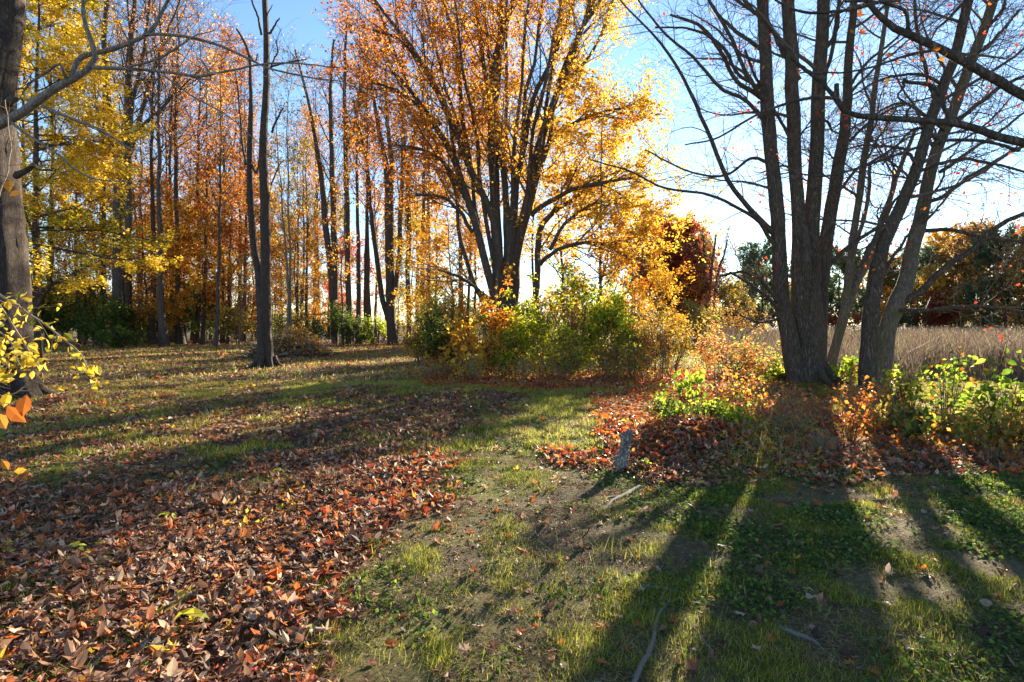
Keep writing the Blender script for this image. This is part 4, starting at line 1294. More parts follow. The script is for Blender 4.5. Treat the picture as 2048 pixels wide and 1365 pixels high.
def shrub(name, label, u, Y, wpx, top, nst=14, nleaf=2500, lsize=.06, lmat=None, bark=None, tmpl=None, nb=(0, -.2, .7), spread=.9, hang=.2, group=None,
          low=.12, out_=.75, twig=1.0, cat='shrub', rmin=None, l2=8, rbase=.013, straight=.10, stemname='stem', extra=None, flat=0.):
    x = (u - CX) / F * Y
    g = float(gz(x, Y))
    H = max(.25, CAMZ + (HZ - top) / F * Y - g)
    w = wpx / F * Y
    rmin = rmin or .00022 * Y
    root = thing(name, label, cat, (x, Y, g), group)
    n = 9
    t = np.linspace(0, 1, n)
    a = rng.uniform(0, 6.28, nst)
    r1 = np.sqrt(rng.uniform(0, 1, nst))
    b = np.stack([np.cos(a) * r1, np.sin(a) * r1], 1) * w * .16
    e = np.stack([np.cos(a) * r1, np.sin(a) * r1], 1) * w * .5 * out_
    hh = H * (1 - .35 * r1 ** 2) * rng.uniform(.6, 1.1, nst)
    P = np.zeros((nst, n, 3))
    P[:, :, :2] = b[:, None] + (e - b)[:, None] * (t[None, :, None] ** 1.4)
    P[:, :, 2] = hh[:, None] * (t[None] ** .92) - .05
    P[:, :, :2] += np.cumsum(rng.standard_normal((nst, n, 2)) * straight * .14 * H / 3, 1) * t[None, :, None]
    R = np.maximum((rbase * rng.uniform(.7, 1.3, nst))[:, None] * (1 - .8 * t)[None], rmin)
    L = lambda tt: .42 * min(H, w) * (1.15 - .6 * tt)
    l1 = grow(P, R, l2, low, .98, .75, L, 6, .16, .03, .6, rmin * .8, flat)
    l2_ = grow(l1[0], l1[1], 3, .2, 1, .75, .16 * min(H, w) + .05, 4, .2, .0, .7, rmin * .7, flat)
    for i in range(nst if nst <= 8 else 0):
        tube_part(stemname, P[i], R[i], 6, bark, root, np.zeros(3))
    lv = [l1, l2_] if nst <= 8 else [(P, R), l1, l2_]
    twig_part('twigs', lv, [4, 3, 3][-len(lv):], bark, root, np.zeros(3))
    if nleaf:
        q = lsize * .9
        pos = np.concatenate([along(l2_[0], int(nleaf * 1.0), .15, 1, q), along(l1[0], int(nleaf * .4), .25, 1, q)])
        f = 2.6 / max(.6, min(H, w))
        kk = rng.uniform(0, 1, len(pos)) < sstep(.42, .58, fbm(pos[:, 0] * f * 1.6 + 5 * Y, pos[:, 2] * f * 1.6 + pos[:, 1] * f, 23))
        pos = pos[kk] if nleaf > 300 else pos
        leaf_part('foliage', leaves(pos, lsize * 1.12, tmpl or T_DIAMOND, nb, spread, None, hang), lmat, root, np.zeros(3))
    if extra:
        m2, n2, s2 = extra
        pos = along(l2_[0], n2, .2, 1, s2)
        leaf_part('foliage', leaves(pos, s2, tmpl or T_DIAMOND, nb, spread, None, hang), m2, root, np.zeros(3))
    return root


GC = 'shrubs round the foot of the big orange maple'
for a in [
        ('dark green leafy shrub at the left end of the thicket under the orange maple', 880, 18.6, 110, 585, 18, 5200, .075, G_GREEN, STEM_BROWN),
        ('olive shrub behind the left end of the thicket beside the dark green one', 845, 23, 90, 600, 14, 3500, .08, G_OLIVE, STEM_BROWN),
        ('green shrub in the thicket directly in front of the maple trunk', 985, 19.5, 120, 630, 15, 3600, .08, G_BRIGHT, STEM_BROWN),
        ('yellow-green shrub right of the maple trunk, reaching its fork', 1065, 18.6, 140, 565, 18, 5200, .08, G_BRIGHT, STEM_BROWN),
        ('tall bright green shrub in the middle of the thicket right of the maple trunk', 1150, 18.2, 160, 530, 18, 5600, .08, G_BRIGHT, STEM_BROWN),
        ('bright yellow-green shrub with crooked stems ending the thicket at the right', 1215, 17.6, 130, 555, 13, 4200, .08, G_LIME, STEM_BROWN),
        ('low yellow-green bush at the front of the thicket below the tall bright shrub', 1110, 17.2, 190, 660, 18, 3600, .075, G_BRIGHT, STEM_TAN),
        ('low green bush at the front of the thicket below the maple trunk', 1015, 17.4, 130, 665, 16, 2800, .075, G_BRIGHT, STEM_BROWN),
        ('pale dry bush at the right front corner of the thicket', 1235, 17.0, 120, 675, 24, 3000, .06, G_OLIVE, STEM_TAN)]:
    shrub('shrub', *a, group=GC, rbase=.02, extra=(G_GOLD, 380, .085))
shrub('sapling', 'golden leaved sapling with large drooping leaves at the left front of the thicket', 930, 17.2, 110, 650, 7, 620, .17, G_GOLD, STEM_BROWN, T_OVAL, hang=1.2, group=GC)
shrub('sapling', 'orange leaved sapling behind the golden one at the left of the thicket', 905, 18.4, 100, 640, 6, 420, .14, G_RUST, STEM_BROWN, T_OVAL, hang=.8, group=GC)
shrub('sapling', 'orange beech-like sapling leaning in front of the maple trunk', 985, 18.3, 110, 530, 6, 620, .13, G_ORANGE, STEM_BROWN, T_OVAL, hang=.8, group=GC, low=.5)
shrub('sapling', 'small orange leaved sapling beside the maple foot', 990, 17.8, 70, 655, 5, 240, .12, G_RUST, STEM_BROWN, T_OVAL, hang=.8, group=GC)
shrub('twiggy_shrub', 'olive and tan twiggy shrub with fanning dark stems right of the thicket', 1325, 16.6, 170, 610, 34, 5600, .05, G_OLIVE, STEM_BROWN, extra=(G_ORANGE, 500, .08), rbase=.011)
shrub('twiggy_shrub', 'yellowish twiggy shrub between the thicket and the fan-stemmed one', 1275, 17.4, 90, 640, 20, 2400, .05, G_OLIVE, STEM_BROWN)
shrub('sapling', 'single thin crooked sapling at the grass edge right of the thicket', 1268, 15.8, 60, 640, 2, 60, .08, G_LIME, STEM_BROWN, T_OVAL, rbase=.02)
shrub('sapling', 'orange leaved maple sapling with flat sprays between the twiggy shrub and the pond', 1430, 14.6, 190, 632, 6, 1700, .075, G_PINK, STEM_BROWN, T_OVAL, (0, 0, 1.2), .5, extra=(G_LIME, 260, .075), low=.3, out_=.95, flat=.5)
shrub('sapling', 'low orange and green sapling trailing right towards the grey clump', 1495, 14.4, 120, 690, 6, 700, .075, G_PINK, STEM_BROWN, T_OVAL, (0, 0, 1.2), .5, extra=(G_LIME, 420, .075), low=.2, out_=.95, flat=.5)
shrub('shrub', 'lime green bush at the left foot of the grey clump', 1545, 14.4, 70, 715, 10, 500, .08, G_LIME, STEM_BROWN, T_OVAL, extra=(G_RUST, 70, .08))
shrub('shrub', 'light green bush between the grey clump and the leaning trunks', 1695, 13.6, 90, 720, 12, 700, .085, G_LIME, STEM_TAN, T_OVAL, extra=(G_GOLD, 90, .08))

GB2 = 'low plants on the bank at the right'
for a in [
        ('broad-leaved lime green bush right of the leaning trunks', 1815, 10.5, 130, 725, 12, 420, .085, G_BRIGHT, STEM_BROWN, T_OVAL),
        ('green bush with orange tinted top at the middle of the right bank', 1890, 9.6, 130, 705, 12, 360, .09, G_LIME, STEM_BROWN, T_OVAL),
        ('leafy green bush with big pointed leaves at the right edge', 1995, 7.2, 150, 700, 10, 380, .10, G_LIME, STEM_BROWN, T_OVAL),
        ('lower green bush below the big-leaved one at the right edge', 2035, 6.8, 150, 790, 12, 300, .085, G_OLIVE, STEM_BROWN, T_OVAL),
        ('dark green seedling with drooping leaves in the middle of the bank', 1830, 7.6, 60, 800, 5, 90, .10, G_GREEN, STEM_GREEN, T_OVAL),
        ('sprawling yellow-green bush on the bank below the lime bush', 1880, 8.3, 150, 800, 18, 460, .065, G_OLIVE, STEM_TAN, T_OVAL),
        ('thin yellow-green bush left of the sprawling one on the bank', 1770, 8.6, 110, 800, 16, 300, .06, G_OLIVE, STEM_TAN, T_OVAL),
        ('green weedy bush near the right edge at the front of the bank', 1960, 7.4, 130, 830, 16, 320, .06, G_BRIGHT, STEM_TAN, T_OVAL)]:
    shrub('shrub', *a, group=GB2, hang=.5, extra=(G_ORANGE, 40, .08))
for a in [
        ('dry brown bush of bare stems below the leaning trunks', 1745, 8.4, 110, 850, 20, 60, .06, G_RUST, STEM_BROWN),
        ('tuft of dry brown stems standing at the foot of the bank below the grey clump', 1645, 6.7, 46, 855, 40, 20, .05, G_RUST, STEM_TAN),
        ('tangle of dry brown stems along the front of the right bank', 1850, 7.2, 190, 860, 25, 90, .06, G_RUST, STEM_BROWN),
        ('tangle of thin dry stems at the right end of the bank front', 1985, 6.6, 150, 870, 22, 70, .06, G_RUST, STEM_TAN),
        ('dry stems between the leaf mound and the grey clump', 1530, 9.0, 150, 800, 20, 120, .06, G_SCARLET, STEM_BROWN),
        ('thin dry weeds in front of the grey clump foot', 1600, 9.6, 120, 770, 30, 160, .06, G_RUST, STEM_TAN),
        ('pale straw weeds left of the tuft of dry brown stems', 1575, 7.6, 110, 800, 30, 120, .055, G_BROWN, STEM_TAN),
        ('brown weeds with a few rusty leaves right of the tuft of dry stems', 1695, 7.4, 100, 790, 30, 160, .055, G_RUST, STEM_BROWN),
        ('straw and orange weeds between the bramble and the grey clump', 1500, 10.6, 150, 745, 30, 260, .06, G_ORANGE, STEM_TAN),
        ('dry weeds standing before the foot of the leaning trunks', 1735, 10.2, 120, 760, 30, 200, .06, G_RUST, STEM_TAN)]:
    shrub('dry_bush', *a, group='dry bushes along the bank', rbase=.006, out_=1.0, straight=.3, rmin=.00036 * a[2], l2=3)
for k, (u, m_, lb) in enumerate(((865, G_RUST, 'low rusty weeds at the left front corner of the thicket'), (960, G_GOLD, 'low golden weeds under the golden sapling at the thicket front'), (1050, G_ORANGE, 'low orange weeds at the front of the thicket below the maple'),
                                 (1140, G_RUST, 'low rusty weeds along the middle of the thicket front'), (1215, G_GOLD, 'low yellow weeds near the right end of the thicket front'), (1300, G_ORANGE, 'low orange weeds at the foot of the fan-stemmed shrub'))):
    shrub('weed_clump', lb, u, 16.6 - .1 * (k % 3), 110, 712 - 6 * (k % 2), 16, 420, .075, m_, STEM_TAN, group='weeds along the front of the thicket', rbase=.006, out_=1.1, cat='weeds', extra=(G_BRIGHT, 160, .07))
shrub('green_plant', 'tall weed with a bunch of hanging lime leaves behind the leaf mound', 1368, 10.4, 60, 732, 2, 46, .13, G_LIME, STEM_GREEN, T_OVAL, (0, -.6, .2), .6, 2.5, low=.45)
shrub('green_plant', 'small weed with a lime leaf beside the right slope of the leaf mound', 1490, 9.4, 40, 780, 2, 16, .10, G_LIME, STEM_BROWN, T_OVAL, (0, -.6, .2), .6, 2.5, low=.5)
shrub('green_plant', 'small bright weed growing left of the tall hanging-leaved weed', 1325, 10.2, 46, 768, 3, 36, .09, G_LIME, STEM_GREEN, T_OVAL, hang=1.)
shrub('bramble', 'green bramble growing over the top of the leaf mound', 1375, 7.9, 170, 800, 26, 1500, .055, G_GREEN, STEM_BROWN, T_OVAL, extra=(G_BRIGHT, 500, .055), rbase=.005, out_=1.1)
shrub('bramble', 'yellow-green grassy weeds on the right slope of the leaf mound', 1450, 7.6, 110, 820, 30, 800, .05, G_BRIGHT, STEM_GREEN, T_OVAL, rbase=.004, out_=1.1)

GW2 = 'green shrubs under the edge of the woods'
for a in [
        ('dark green shrub round the foot of the dark forked tree', 215, 41, 150, 600, 20, 6600, .13, G_GREEN, BARK_DARK),
        ('low dark green shrub in front of the forked tree foot', 250, 39, 120, 655, 18, 3600, .12, G_GREEN, BARK_DARK),
        ('green shrub left of the forked tree beyond the thick edge trunk', 140, 42, 130, 570, 18, 5600, .13, G_GREEN, BARK_DARK),
        ('dim green shrub at the far left of the woods edge', 60, 40, 140, 565, 18, 5600, .13, G_GREEN, BARK_DARK),
        ('olive green shrub midway between the forked tree and the dead tree', 350, 46, 130, 560, 18, 5600, .14, G_GREEN, BARK_DARK),
        ('mossy green bush left of the dead tree', 420, 47, 130, 565, 18, 5600, .14, G_GREEN, BARK_DARK),
        ('yellow-green bush close behind the left side of the dead tree', 480, 46, 100, 600, 16, 3200, .14, G_OLIVE, BARK_DARK),
        ('round green shrub at the foot of the two-stemmed bare tree', 672, 44, 110, 612, 22, 6200, .12, G_GREEN, BARK_DARK),
        ('round green shrub at the foot of the straight bare trunk', 715, 43, 80, 632, 18, 4200, .12, G_GREEN, BARK_DARK),
        ('yellow-green bush left of the stout grey trunk', 752, 45, 70, 632, 18, 3200, .12, G_BRIGHT, BARK_DARK),
        ('golden bush right of the dark slim trunk at the lawn end', 850, 40, 70, 640, 14, 2200, .13, G_YELLOW, BARK_DARK),
        ('olive shrub behind the brush pile', 590, 46, 110, 615, 18, 2800, .13, G_OLIVE, BARK_DARK),
        ('brownish undergrowth bush left of the brush pile', 300, 45, 120, 618, 18, 3000, .13, G_OLIVE, BARK_DARK),
        ('dull green bush right of the slim trunk, behind the thicket', 900, 34, 110, 590, 18, 4200, .11, G_OLIVE, BARK_DARK),
        ('dark bush between the thicket and the pond shore', 1270, 30, 120, 590, 18, 2600, .10, G_BROWN, BARK_DARK),
        ('brown bush on the pond shore under the golden tree', 1470, 44, 150, 612, 22, 3600, .13, G_BROWN, BARK_DARK),
        ('olive bush on the left shore of the pond', 1390, 40, 130, 605, 20, 3400, .12, G_OLIVE, BARK_DARK)]:
    shrub('shrub', *a, group=GW2)
far = [shrub('undergrowth_bush', 'bushy undergrowth further back inside the woods', 250, 56, 190, 596, 18, 3600, .18, G_OLIVE, BARK_DARK, group='undergrowth deep in the woods')]
UG = [(320, 58), (390, 60), (455, 57), (520, 60), (180, 55), (100, 54), (20, 52), (640, 66), (830, 60), (900, 55), (960, 52), (560, 70), (-50, 50), (1020, 48), (1090, 46), (1160, 46), (1230, 50)] \
    + [(u_, 74 + 6 * (u_ % 3)) for u_ in range(-40, 560, 62)]
tag(far[0], 'bushy olive undergrowth deep in the woods straight behind the dark forked tree')
for k, ((u, Y), (od, zn)) in enumerate(zip(UG, where([q[0] for q in UG]))):
    m_ = (G_OLIVE, G_GREEN, G_BROWN, G_GREEN)[k % 4]
    o = copy_tree(far[0])
    x = (u - CX) / F * Y
    o.location = (x, Y, float(gz(x, Y)))
    o.rotation_euler = (0, 0, rng.uniform(0, 6.28))
    o.scale = (1.15, 1, rng.uniform(.7, 1.15) * (1.6 if u < 500 else 1))
    tag(o, f'bushy {HUE[m_]} undergrowth, {od} from left {zn}')
    for ch in o.children:
        if ch.name.startswith('foliage'):
            ch.material_slots[0].link = 'OBJECT'
            ch.material_slots[0].material = m_
for k in range(24):
    u, Y = 1440 + k * 29 + rng.uniform(-9, 9), rng.uniform(97, 108)
    o = copy_tree(far[0])
    x = (u - CX) / F * Y
    o.location = (x, Y, float(gz(x, Y)) - .1)
    o.rotation_euler = (0, 0, rng.uniform(0, 6.28))
    o.scale = (1.1, 1.1, rng.uniform(.9, 1.5))
    tag(o, f'{ORD[k]} from left of the low bushes lining the far bank of the pond', None, 'bushes lining the far bank of the pond')
    for ch in o.children:
        if ch.name.startswith('foliage'):
            ch.material_slots[0].link = 'OBJECT'
            ch.material_slots[0].material = (G_FARGREEN, G_GREEN, G_BROWN, G_FARGREEN, G_RED)[k % 5]


def brush_pile():
    Y = 28.0
    x = (578 - CX) / F * Y
    base = np.array([x, Y, float(gz(x, Y))])
    root = thing('brush_pile', 'heap of dead branches with vines behind the dead tree on the lawn', 'brush pile', base)
    n = 420
    a = rng.uniform(0, 6.28, n)
    r = np.sqrt(rng.uniform(0, 1, n))
    c = np.stack([r * np.cos(a) * 2.1, r * np.sin(a) * 1.1, rng.uniform(0, 1, n) * 1.25 * (1 - r ** 1.6) + .05], 1)
    d = unit(rng.standard_normal((n, 3)) * np.array([1, .7, .35]))
    L = rng.uniform(.5, 1.9, n)
    s = np.linspace(-.5, .5, 7)
    P = c[:, None] + d[:, None] * (L[:, None] * s[None])[:, :, None] + np.cumsum(rng.standard_normal((n, 7, 3)) * .03, 1)
    P[:, :, 2] = np.maximum(P[:, :, 2], .02)
    R = np.maximum(rng.uniform(.008, .028, n)[:, None] * (1 - .6 * np.abs(s))[None], .007)
    m = n // 3
    V, Q = tubes(P[:m], R[:m], 4)
    link('sticks', new_mesh('sticks', V, Q, TWIG_PALE, None, True), root, kind='stuff')
    V, Q = tubes(P[m:], R[m:], 4)
    link('sticks', new_mesh('sticks', V, Q, BARK_DARK, None, True), root, kind='stuff')
    k = 1500
    a = rng.uniform(0, 6.28, k)
    r = np.sqrt(rng.uniform(0, 1, k))
    pos = np.stack([.3 + r * np.cos(a) * 1.7, r * np.sin(a) * 1.0, (1.5 * (1 - r ** 2) + .1) * rng.uniform(.5, 1, k)], 1)
    leaf_part('vine_leaves', leaves(pos, .10, T_DIAMOND, (0, -.3, .6), .9), G_BROWN, root, np.zeros(3))
    leaf_part('vine_leaves', leaves(pos[:450] + [.2, -.1, .06], .12, T_DIAMOND, (0, -.3, .6), .9), G_ORANGE, root, np.zeros(3))


brush_pile()


# ---------------------------------------------------------------- near saplings that hang in from the left edge
def edge_sapling():
    Y = 3.0
    base = np.array([-3.3, 3.05, float(gz(-3.3, 3.05))])
    root = thing('yellow_sapling', 'arching sapling with round yellow leaves hanging in at the left edge', 'sapling', base)
    P = resample(np.array([[-3.3, 3.05, base[2] - .05, .02], [-3.25, 3.05, .7, .016], [-3.1, 3.02, 1.4, .012], [-2.9, 3.0, 1.85, .009]]), 14)
    tube_part('stem', P[:, :3], P[:, 3], 8, STEM_TAN, root, base)
    lm = [[(-90, 540, 3), (-30, 575, 2.6), (20, 604, 2.2), (62, 632, 2), (100, 660, 1.8), (135, 690, 1.6), (160, 715, 1.4), (176, 742, 1.2), (182, 758, 1)],
          [(-90, 560, 3, .1), (-30, 590, 2.4, .1), (15, 640, 2, .1), (45, 690, 1.8, .1), (66, 722, 1.5, .1), (82, 745, 1.2, .1), (86, 765, 1, .1)],
          [(-90, 600, 3, -.1), (-40, 640, 2, -.1), (0, 665, 1.6, -.1), (30, 700, 1.3, -.1), (40, 730, 1, -.1)],
          [(-90, 640, 2.4), (-30, 690, 2), (0, 715, 1.6), (25, 750, 1)],
          [(-90, 520, 2), (-20, 440, 1.6), (10, 360, 1.3), (20, 280, 1), (10, 200, .8)], [(-90, 700, 2, .1), (0, 790, 1.6, .1), (60, 765, 1.2, .1), (95, 756, .8, .1)]]
    ll = [wig(*stem_of(s, Y), .003) for s in lm]
    ll = [(np.vstack([np.linspace(P[11, :3], q[0][0], 5)[:-1], q[0]]), np.concatenate([np.full(4, q[1][0]), q[1]])) for q in ll]
    PL, RL = stack_stems(ll)
    for p, r in ll:
        tube_part('branch', p, r, 6, STEM_TAN, root, base)
    g = grow(PL, RL, 9, .35, .99, .7, lambda t: .22 - .1 * t, 6, .15, -.02, .6, .0011)
    twig_part('twigs', [g], [4], STEM_TAN, root, base)
    pos = np.concatenate([along(g[0][:36], 170, .2, 1, .02), along(PL[:4], 70, .45, 1, .03)])
    leaf_part('foliage', leaves(pos, .046, T_OVAL, (.3, -.5, .7), .7, None, .4), G_YELLOW, root, base)
    base2 = np.array([-1.75, 1.62, float(gz(-1.75, 1.62))])
    root = thing('beech_sapling', 'thin sapling at the left edge with a few large hanging orange leaves', 'sapling', base2)
    P = resample(np.array([[-1.75, 1.62, base2[2] - .03, .009], [-1.72, 1.62, .7, .007], [-1.66, 1.6, 1.4, .005], [-1.62, 1.58, 2.1, .003]]), 12)
    tube_part('stem', P[:, :3], P[:, 3], 6, STEM_BROWN, root, base2)
    for k, (u, v, s, un) in enumerate(((18, 372, .05, -60), (30, 388, .042, -60), (32, 830, .06, -40), (12, 800, .045, -40), (48, 812, .05, -40), (10, 930, .042, -50), (40, 942, .04, -50), (2, 842, .05, -40))):
        p = W(u, v, 1.6)
        q = np.stack([P[np.argmin(np.abs(P[:, 2] - p[2] - .12)), :3], W(un, v - 40, 1.6), p + [0, 0, s * .45]])
        q = resample(np.concatenate([q, np.array([[.0016], [.0012], [.0008]])], 1), 8)
        tube_part('twig', q[:, :3], q[:, 3], 4, STEM_BROWN, root, base2)
        V, Fc, rn = leaves(p[None], s, T_OVAL, (.4, -1, .3), .35, np.array([.45 + .4 * (k % 2)]), 1.2)
        link('leaf', new_mesh('leaf', V - base2, Fc, G_RUST if k % 3 else G_ORANGE, rn), root)


edge_sapling()


# ---------------------------------------------------------------- reeds of the pond, sheds across it
def reeds():
    n = 36000
    y = 18.5 + (94 - 18.5) * rng.uniform(0, 1, n) ** 1.5
    x = rng.uniform(.27, 1.08, n) * y
    clump = fbm(x * .35, y * .35, 51)
    k = (np.asarray(gz(x, y)) < -.1) & (clump > .30 + .20 * sstep(30, 19, y))
    x, y = x[k], y[k]
    n = len(x)
    z = np.maximum(gz(x, y), WATER_Z) - .03
    H = rng.uniform(.8, 1.8, n) * (.7 + .7 * fbm(x * .2, y * .2, 52))
    lean = rng.standard_normal((n, 2)) * .22
    wdt = .0006 * y * rng.uniform(.5, 1.3, n)
    a = rng.uniform(0, 3.14, n)
    b0 = np.stack([x, y, z], 1)
    mid = b0 + np.stack([lean[:, 0] * .4 * H, lean[:, 1] * .4 * H, .6 * H], 1)
    tip = b0 + np.stack([lean[:, 0] * H * 1.3, lean[:, 1] * H * 1.3, H], 1)
    s = np.stack([np.cos(a) * wdt, np.sin(a) * wdt, np.zeros(n)], 1)
    V = np.stack([b0 - s, b0 + s, mid + s, tip, mid - s], 1).reshape(-1, 3)
    i = (np.arange(n) * 5)[:, None]
    link('reeds', new_mesh('reeds', V, [i + np.array([[0, 1, 2, 4]]), i + np.array([[4, 2, 3]])], G_REED, np.repeat(rng.uniform(0, 1, n), 5)), label='dry brown reeds standing in the pond', cat='reeds', kind='stuff')
    # branchy dry bushes standing in the marsh among the reeds
    m = 700
    y = 24 + (90 - 24) * rng.uniform(0, 1, m) ** 1.4
    x = rng.uniform(.30, 1.05, m) * y
    k = np.asarray(gz(x, y)) < -.15
    x, y = x[k], y[k]
    m = len(x)
    P = np.zeros((m, 8, 3))
    t = np.linspace(0, 1, 8)
    P[:] = np.stack([x, y, np.maximum(gz(x, y), WATER_Z) - .05], 1)[:, None]
    H = rng.uniform(.8, 1.7, m)
    P[:, :, 2] += H[:, None] * t
    P[:, :, :2] += np.cumsum(rng.standard_normal((m, 8, 2)) * .06, 1)
    R = np.maximum(.007 * (1 - .7 * t)[None] * np.ones((m, 1)), .00025 * y[:, None])
    g = grow(P, R, 6, .15, .95, .6, .6, 5, .15, .08, .7, .010)
    V, Fs = merge([tubes(P, R, 3), tubes(*g, 3)])
    link('marsh_stems', new_mesh('marsh_stems', V, Fs, TWIG, None, True), label='dark bare stems of marsh bushes among the reeds', cat='marsh bushes', kind='stuff')
    # fluffy seed heads
    k = rng.integers(0, n, 900)
    pos = tip[k]
    V, Fc, rn = leaves(pos, .0028 * pos[:, 1], T_DIAMOND, (0, -.5, .3), .8, rng.uniform(.5, .9, 900), 0)
    link('reed_plumes', new_mesh('reed_plumes', V, Fc, G_THATCH, rn), label='pale fluffy seed heads above the reeds', cat='seed heads', kind='stuff')


reeds()


def box(cx, cy, cz, sx, sy, sz):
    V = np.array([[cx + i * sx / 2, cy + j * sy / 2, cz + k * sz / 2] for k in (-1, 1) for j in (-1, 1) for i in (-1, 1)])
    Q = np.array([[0, 2, 3, 1], [4, 5, 7, 6], [0, 1, 5, 4], [1, 3, 7, 5], [3, 2, 6, 7], [2, 0, 4, 6]])
    return V, Q


def sheds():
    white, greyw = plain_mat('weathered_white_boards', (.62, .62, .62)), plain_mat('grey_boards', (.34, .35, .37))
    dark, rf = plain_mat('dark_opening', (.03, .03, .035)), plain_mat('pale_metal_roof', (.60, .62, .64), .4)
    Y = 82.0
    for nm, lab, cat, u, w, h, wm in (('shed', 'low white roofed open shed across the pond at the far right', 'shed', 1998, 3.6, 1.5, greyw),
                                      ('hut', 'small pale grey hut across the pond left of the white roofed shed', 'hut', 1966, .95, 1.25, white)):
        x = (u - CX) / F * Y
        g = float(gz(x, Y))
        root = thing(nm, lab, cat, (x, Y, g + .2))
        link('wall', new_mesh('wall', *box(0, 0, h / 2 - .1, w, 2.4, h + .2), wm), root)
        Vr = np.array([[-w * .56, -1.5, h], [w * .56, -1.5, h], [w * .56, 1.5, h], [-w * .56, 1.5, h], [-w * .56, 0, h + .5], [w * .56, 0, h + .5]])
        r = link('roof', new_mesh('roof', Vr, [np.array([[0, 1, 5, 4], [2, 3, 4, 5]]), np.array([[1, 2, 5], [3, 0, 4]])], rf), root)
        V, Q = box(0, -1.21, h * .45, w * .3, .06, h * .8)
        link('door', new_mesh('door', V, Q, dark), root)
        for s in ((-1, 1) if w > 2 else ()):
            V, Q = box(s * w * .33, -1.21, h * .6, w * .17, .06, h * .35)
            link('window', new_mesh('window', V, Q, dark), root)
    # a pale blue upturned boat beside the shed
    x = (2014 - CX) / F * 79
    root = thing('rowing_boat', 'pale blue upturned boat lying on the far bank beside the white roofed shed', 'boat', (x, 79, float(gz(x, 79)) + .15))
    t = np.linspace(-1, 1, 13)
    th = np.linspace(0, math.pi, 9)
    hw = .55 * (1 - np.abs(t) ** 2.6) + .02
    V = np.stack([np.repeat(t * 1.7, 9), (hw[:, None] * np.cos(th)).ravel(), (.25 + .6 * hw[:, None] * np.sin(th)).ravel() + .25], 1)
    a = (np.arange(12)[:, None] * 9 + np.arange(8)[None]).ravel()
    link('hull', new_mesh('hull', V, np.stack([a, a + 1, a + 10, a + 9], 1), plain_mat('pale_blue_paint', (.32, .45, .55), .4), None, True), root)
    V, Q = tubes(np.stack([t * 1.55, 0 * t, .25 + .6 * hw + .26], 1)[None], np.full((1, 13), .03), 6)
    link('keel', new_mesh('keel', V, Q, plain_mat('keel_grey', (.35, .36, .38))), root)


sheds()


# ---------------------------------------------------------------- what lies and grows on the ground
def scatter(n, y0, y1, margin=1.02, pw=1.0):
    """random ground points, evenly spread over a wedge a little wider than the view"""
    t = rng.uniform(0, 1, n)
    y = np.sqrt(y0 ** 2 + (y1 ** 2 - y0 ** 2) * t ** pw)
    x = rng.uniform(-1, 1, n) * (margin * y + .8)
    return x, y


def surf(x, y):
    z = gz(x, y)
    near = sstep(16, 5, np.hypot(x, y))
    return z + near * (0.035 * (fbm(x * 7, y * 7, 12, 3) - 0.5)) * (1 - 0.3 * litter(x, y))


def region(x, y, poly, soft):
    u, v = uv_of(x, y)
    return sstep(-.7, .9, poly_sd(u, v, poly) / soft + 2.5 * (fbm(x * 1.6, y * 1.6, 44) - .5))


RED_MOUND = [(1190, 800), (1290, 775), (1400, 780), (1480, 805), (1540, 860), (1520, 920), (1420, 930), (1300, 940), (1240, 920), (1190, 880)]
RED_RIM = [(500, 1180), (640, 1010), (760, 930), (930, 880), (940, 1030), (820, 1110), (740, 1230), (620, 1330)]
LEAVES_NEAR = [lobed(.3, 1), lobed(.8, 2), lobed(-.5, 3), lobed(.1, 8), lobed(1.2, 9)]
CURLED = [curled(4), curled(6)]


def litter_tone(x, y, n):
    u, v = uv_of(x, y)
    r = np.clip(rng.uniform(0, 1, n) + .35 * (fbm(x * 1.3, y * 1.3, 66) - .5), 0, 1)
    dusky = region(x, y, LIT_POLYS[1][0], 30)  # shade on this drift is put into darker leaf tones
    return np.clip(np.where(rng.uniform(0, 1, n) < .65 * dusky, r * .55, r), 0, 1)


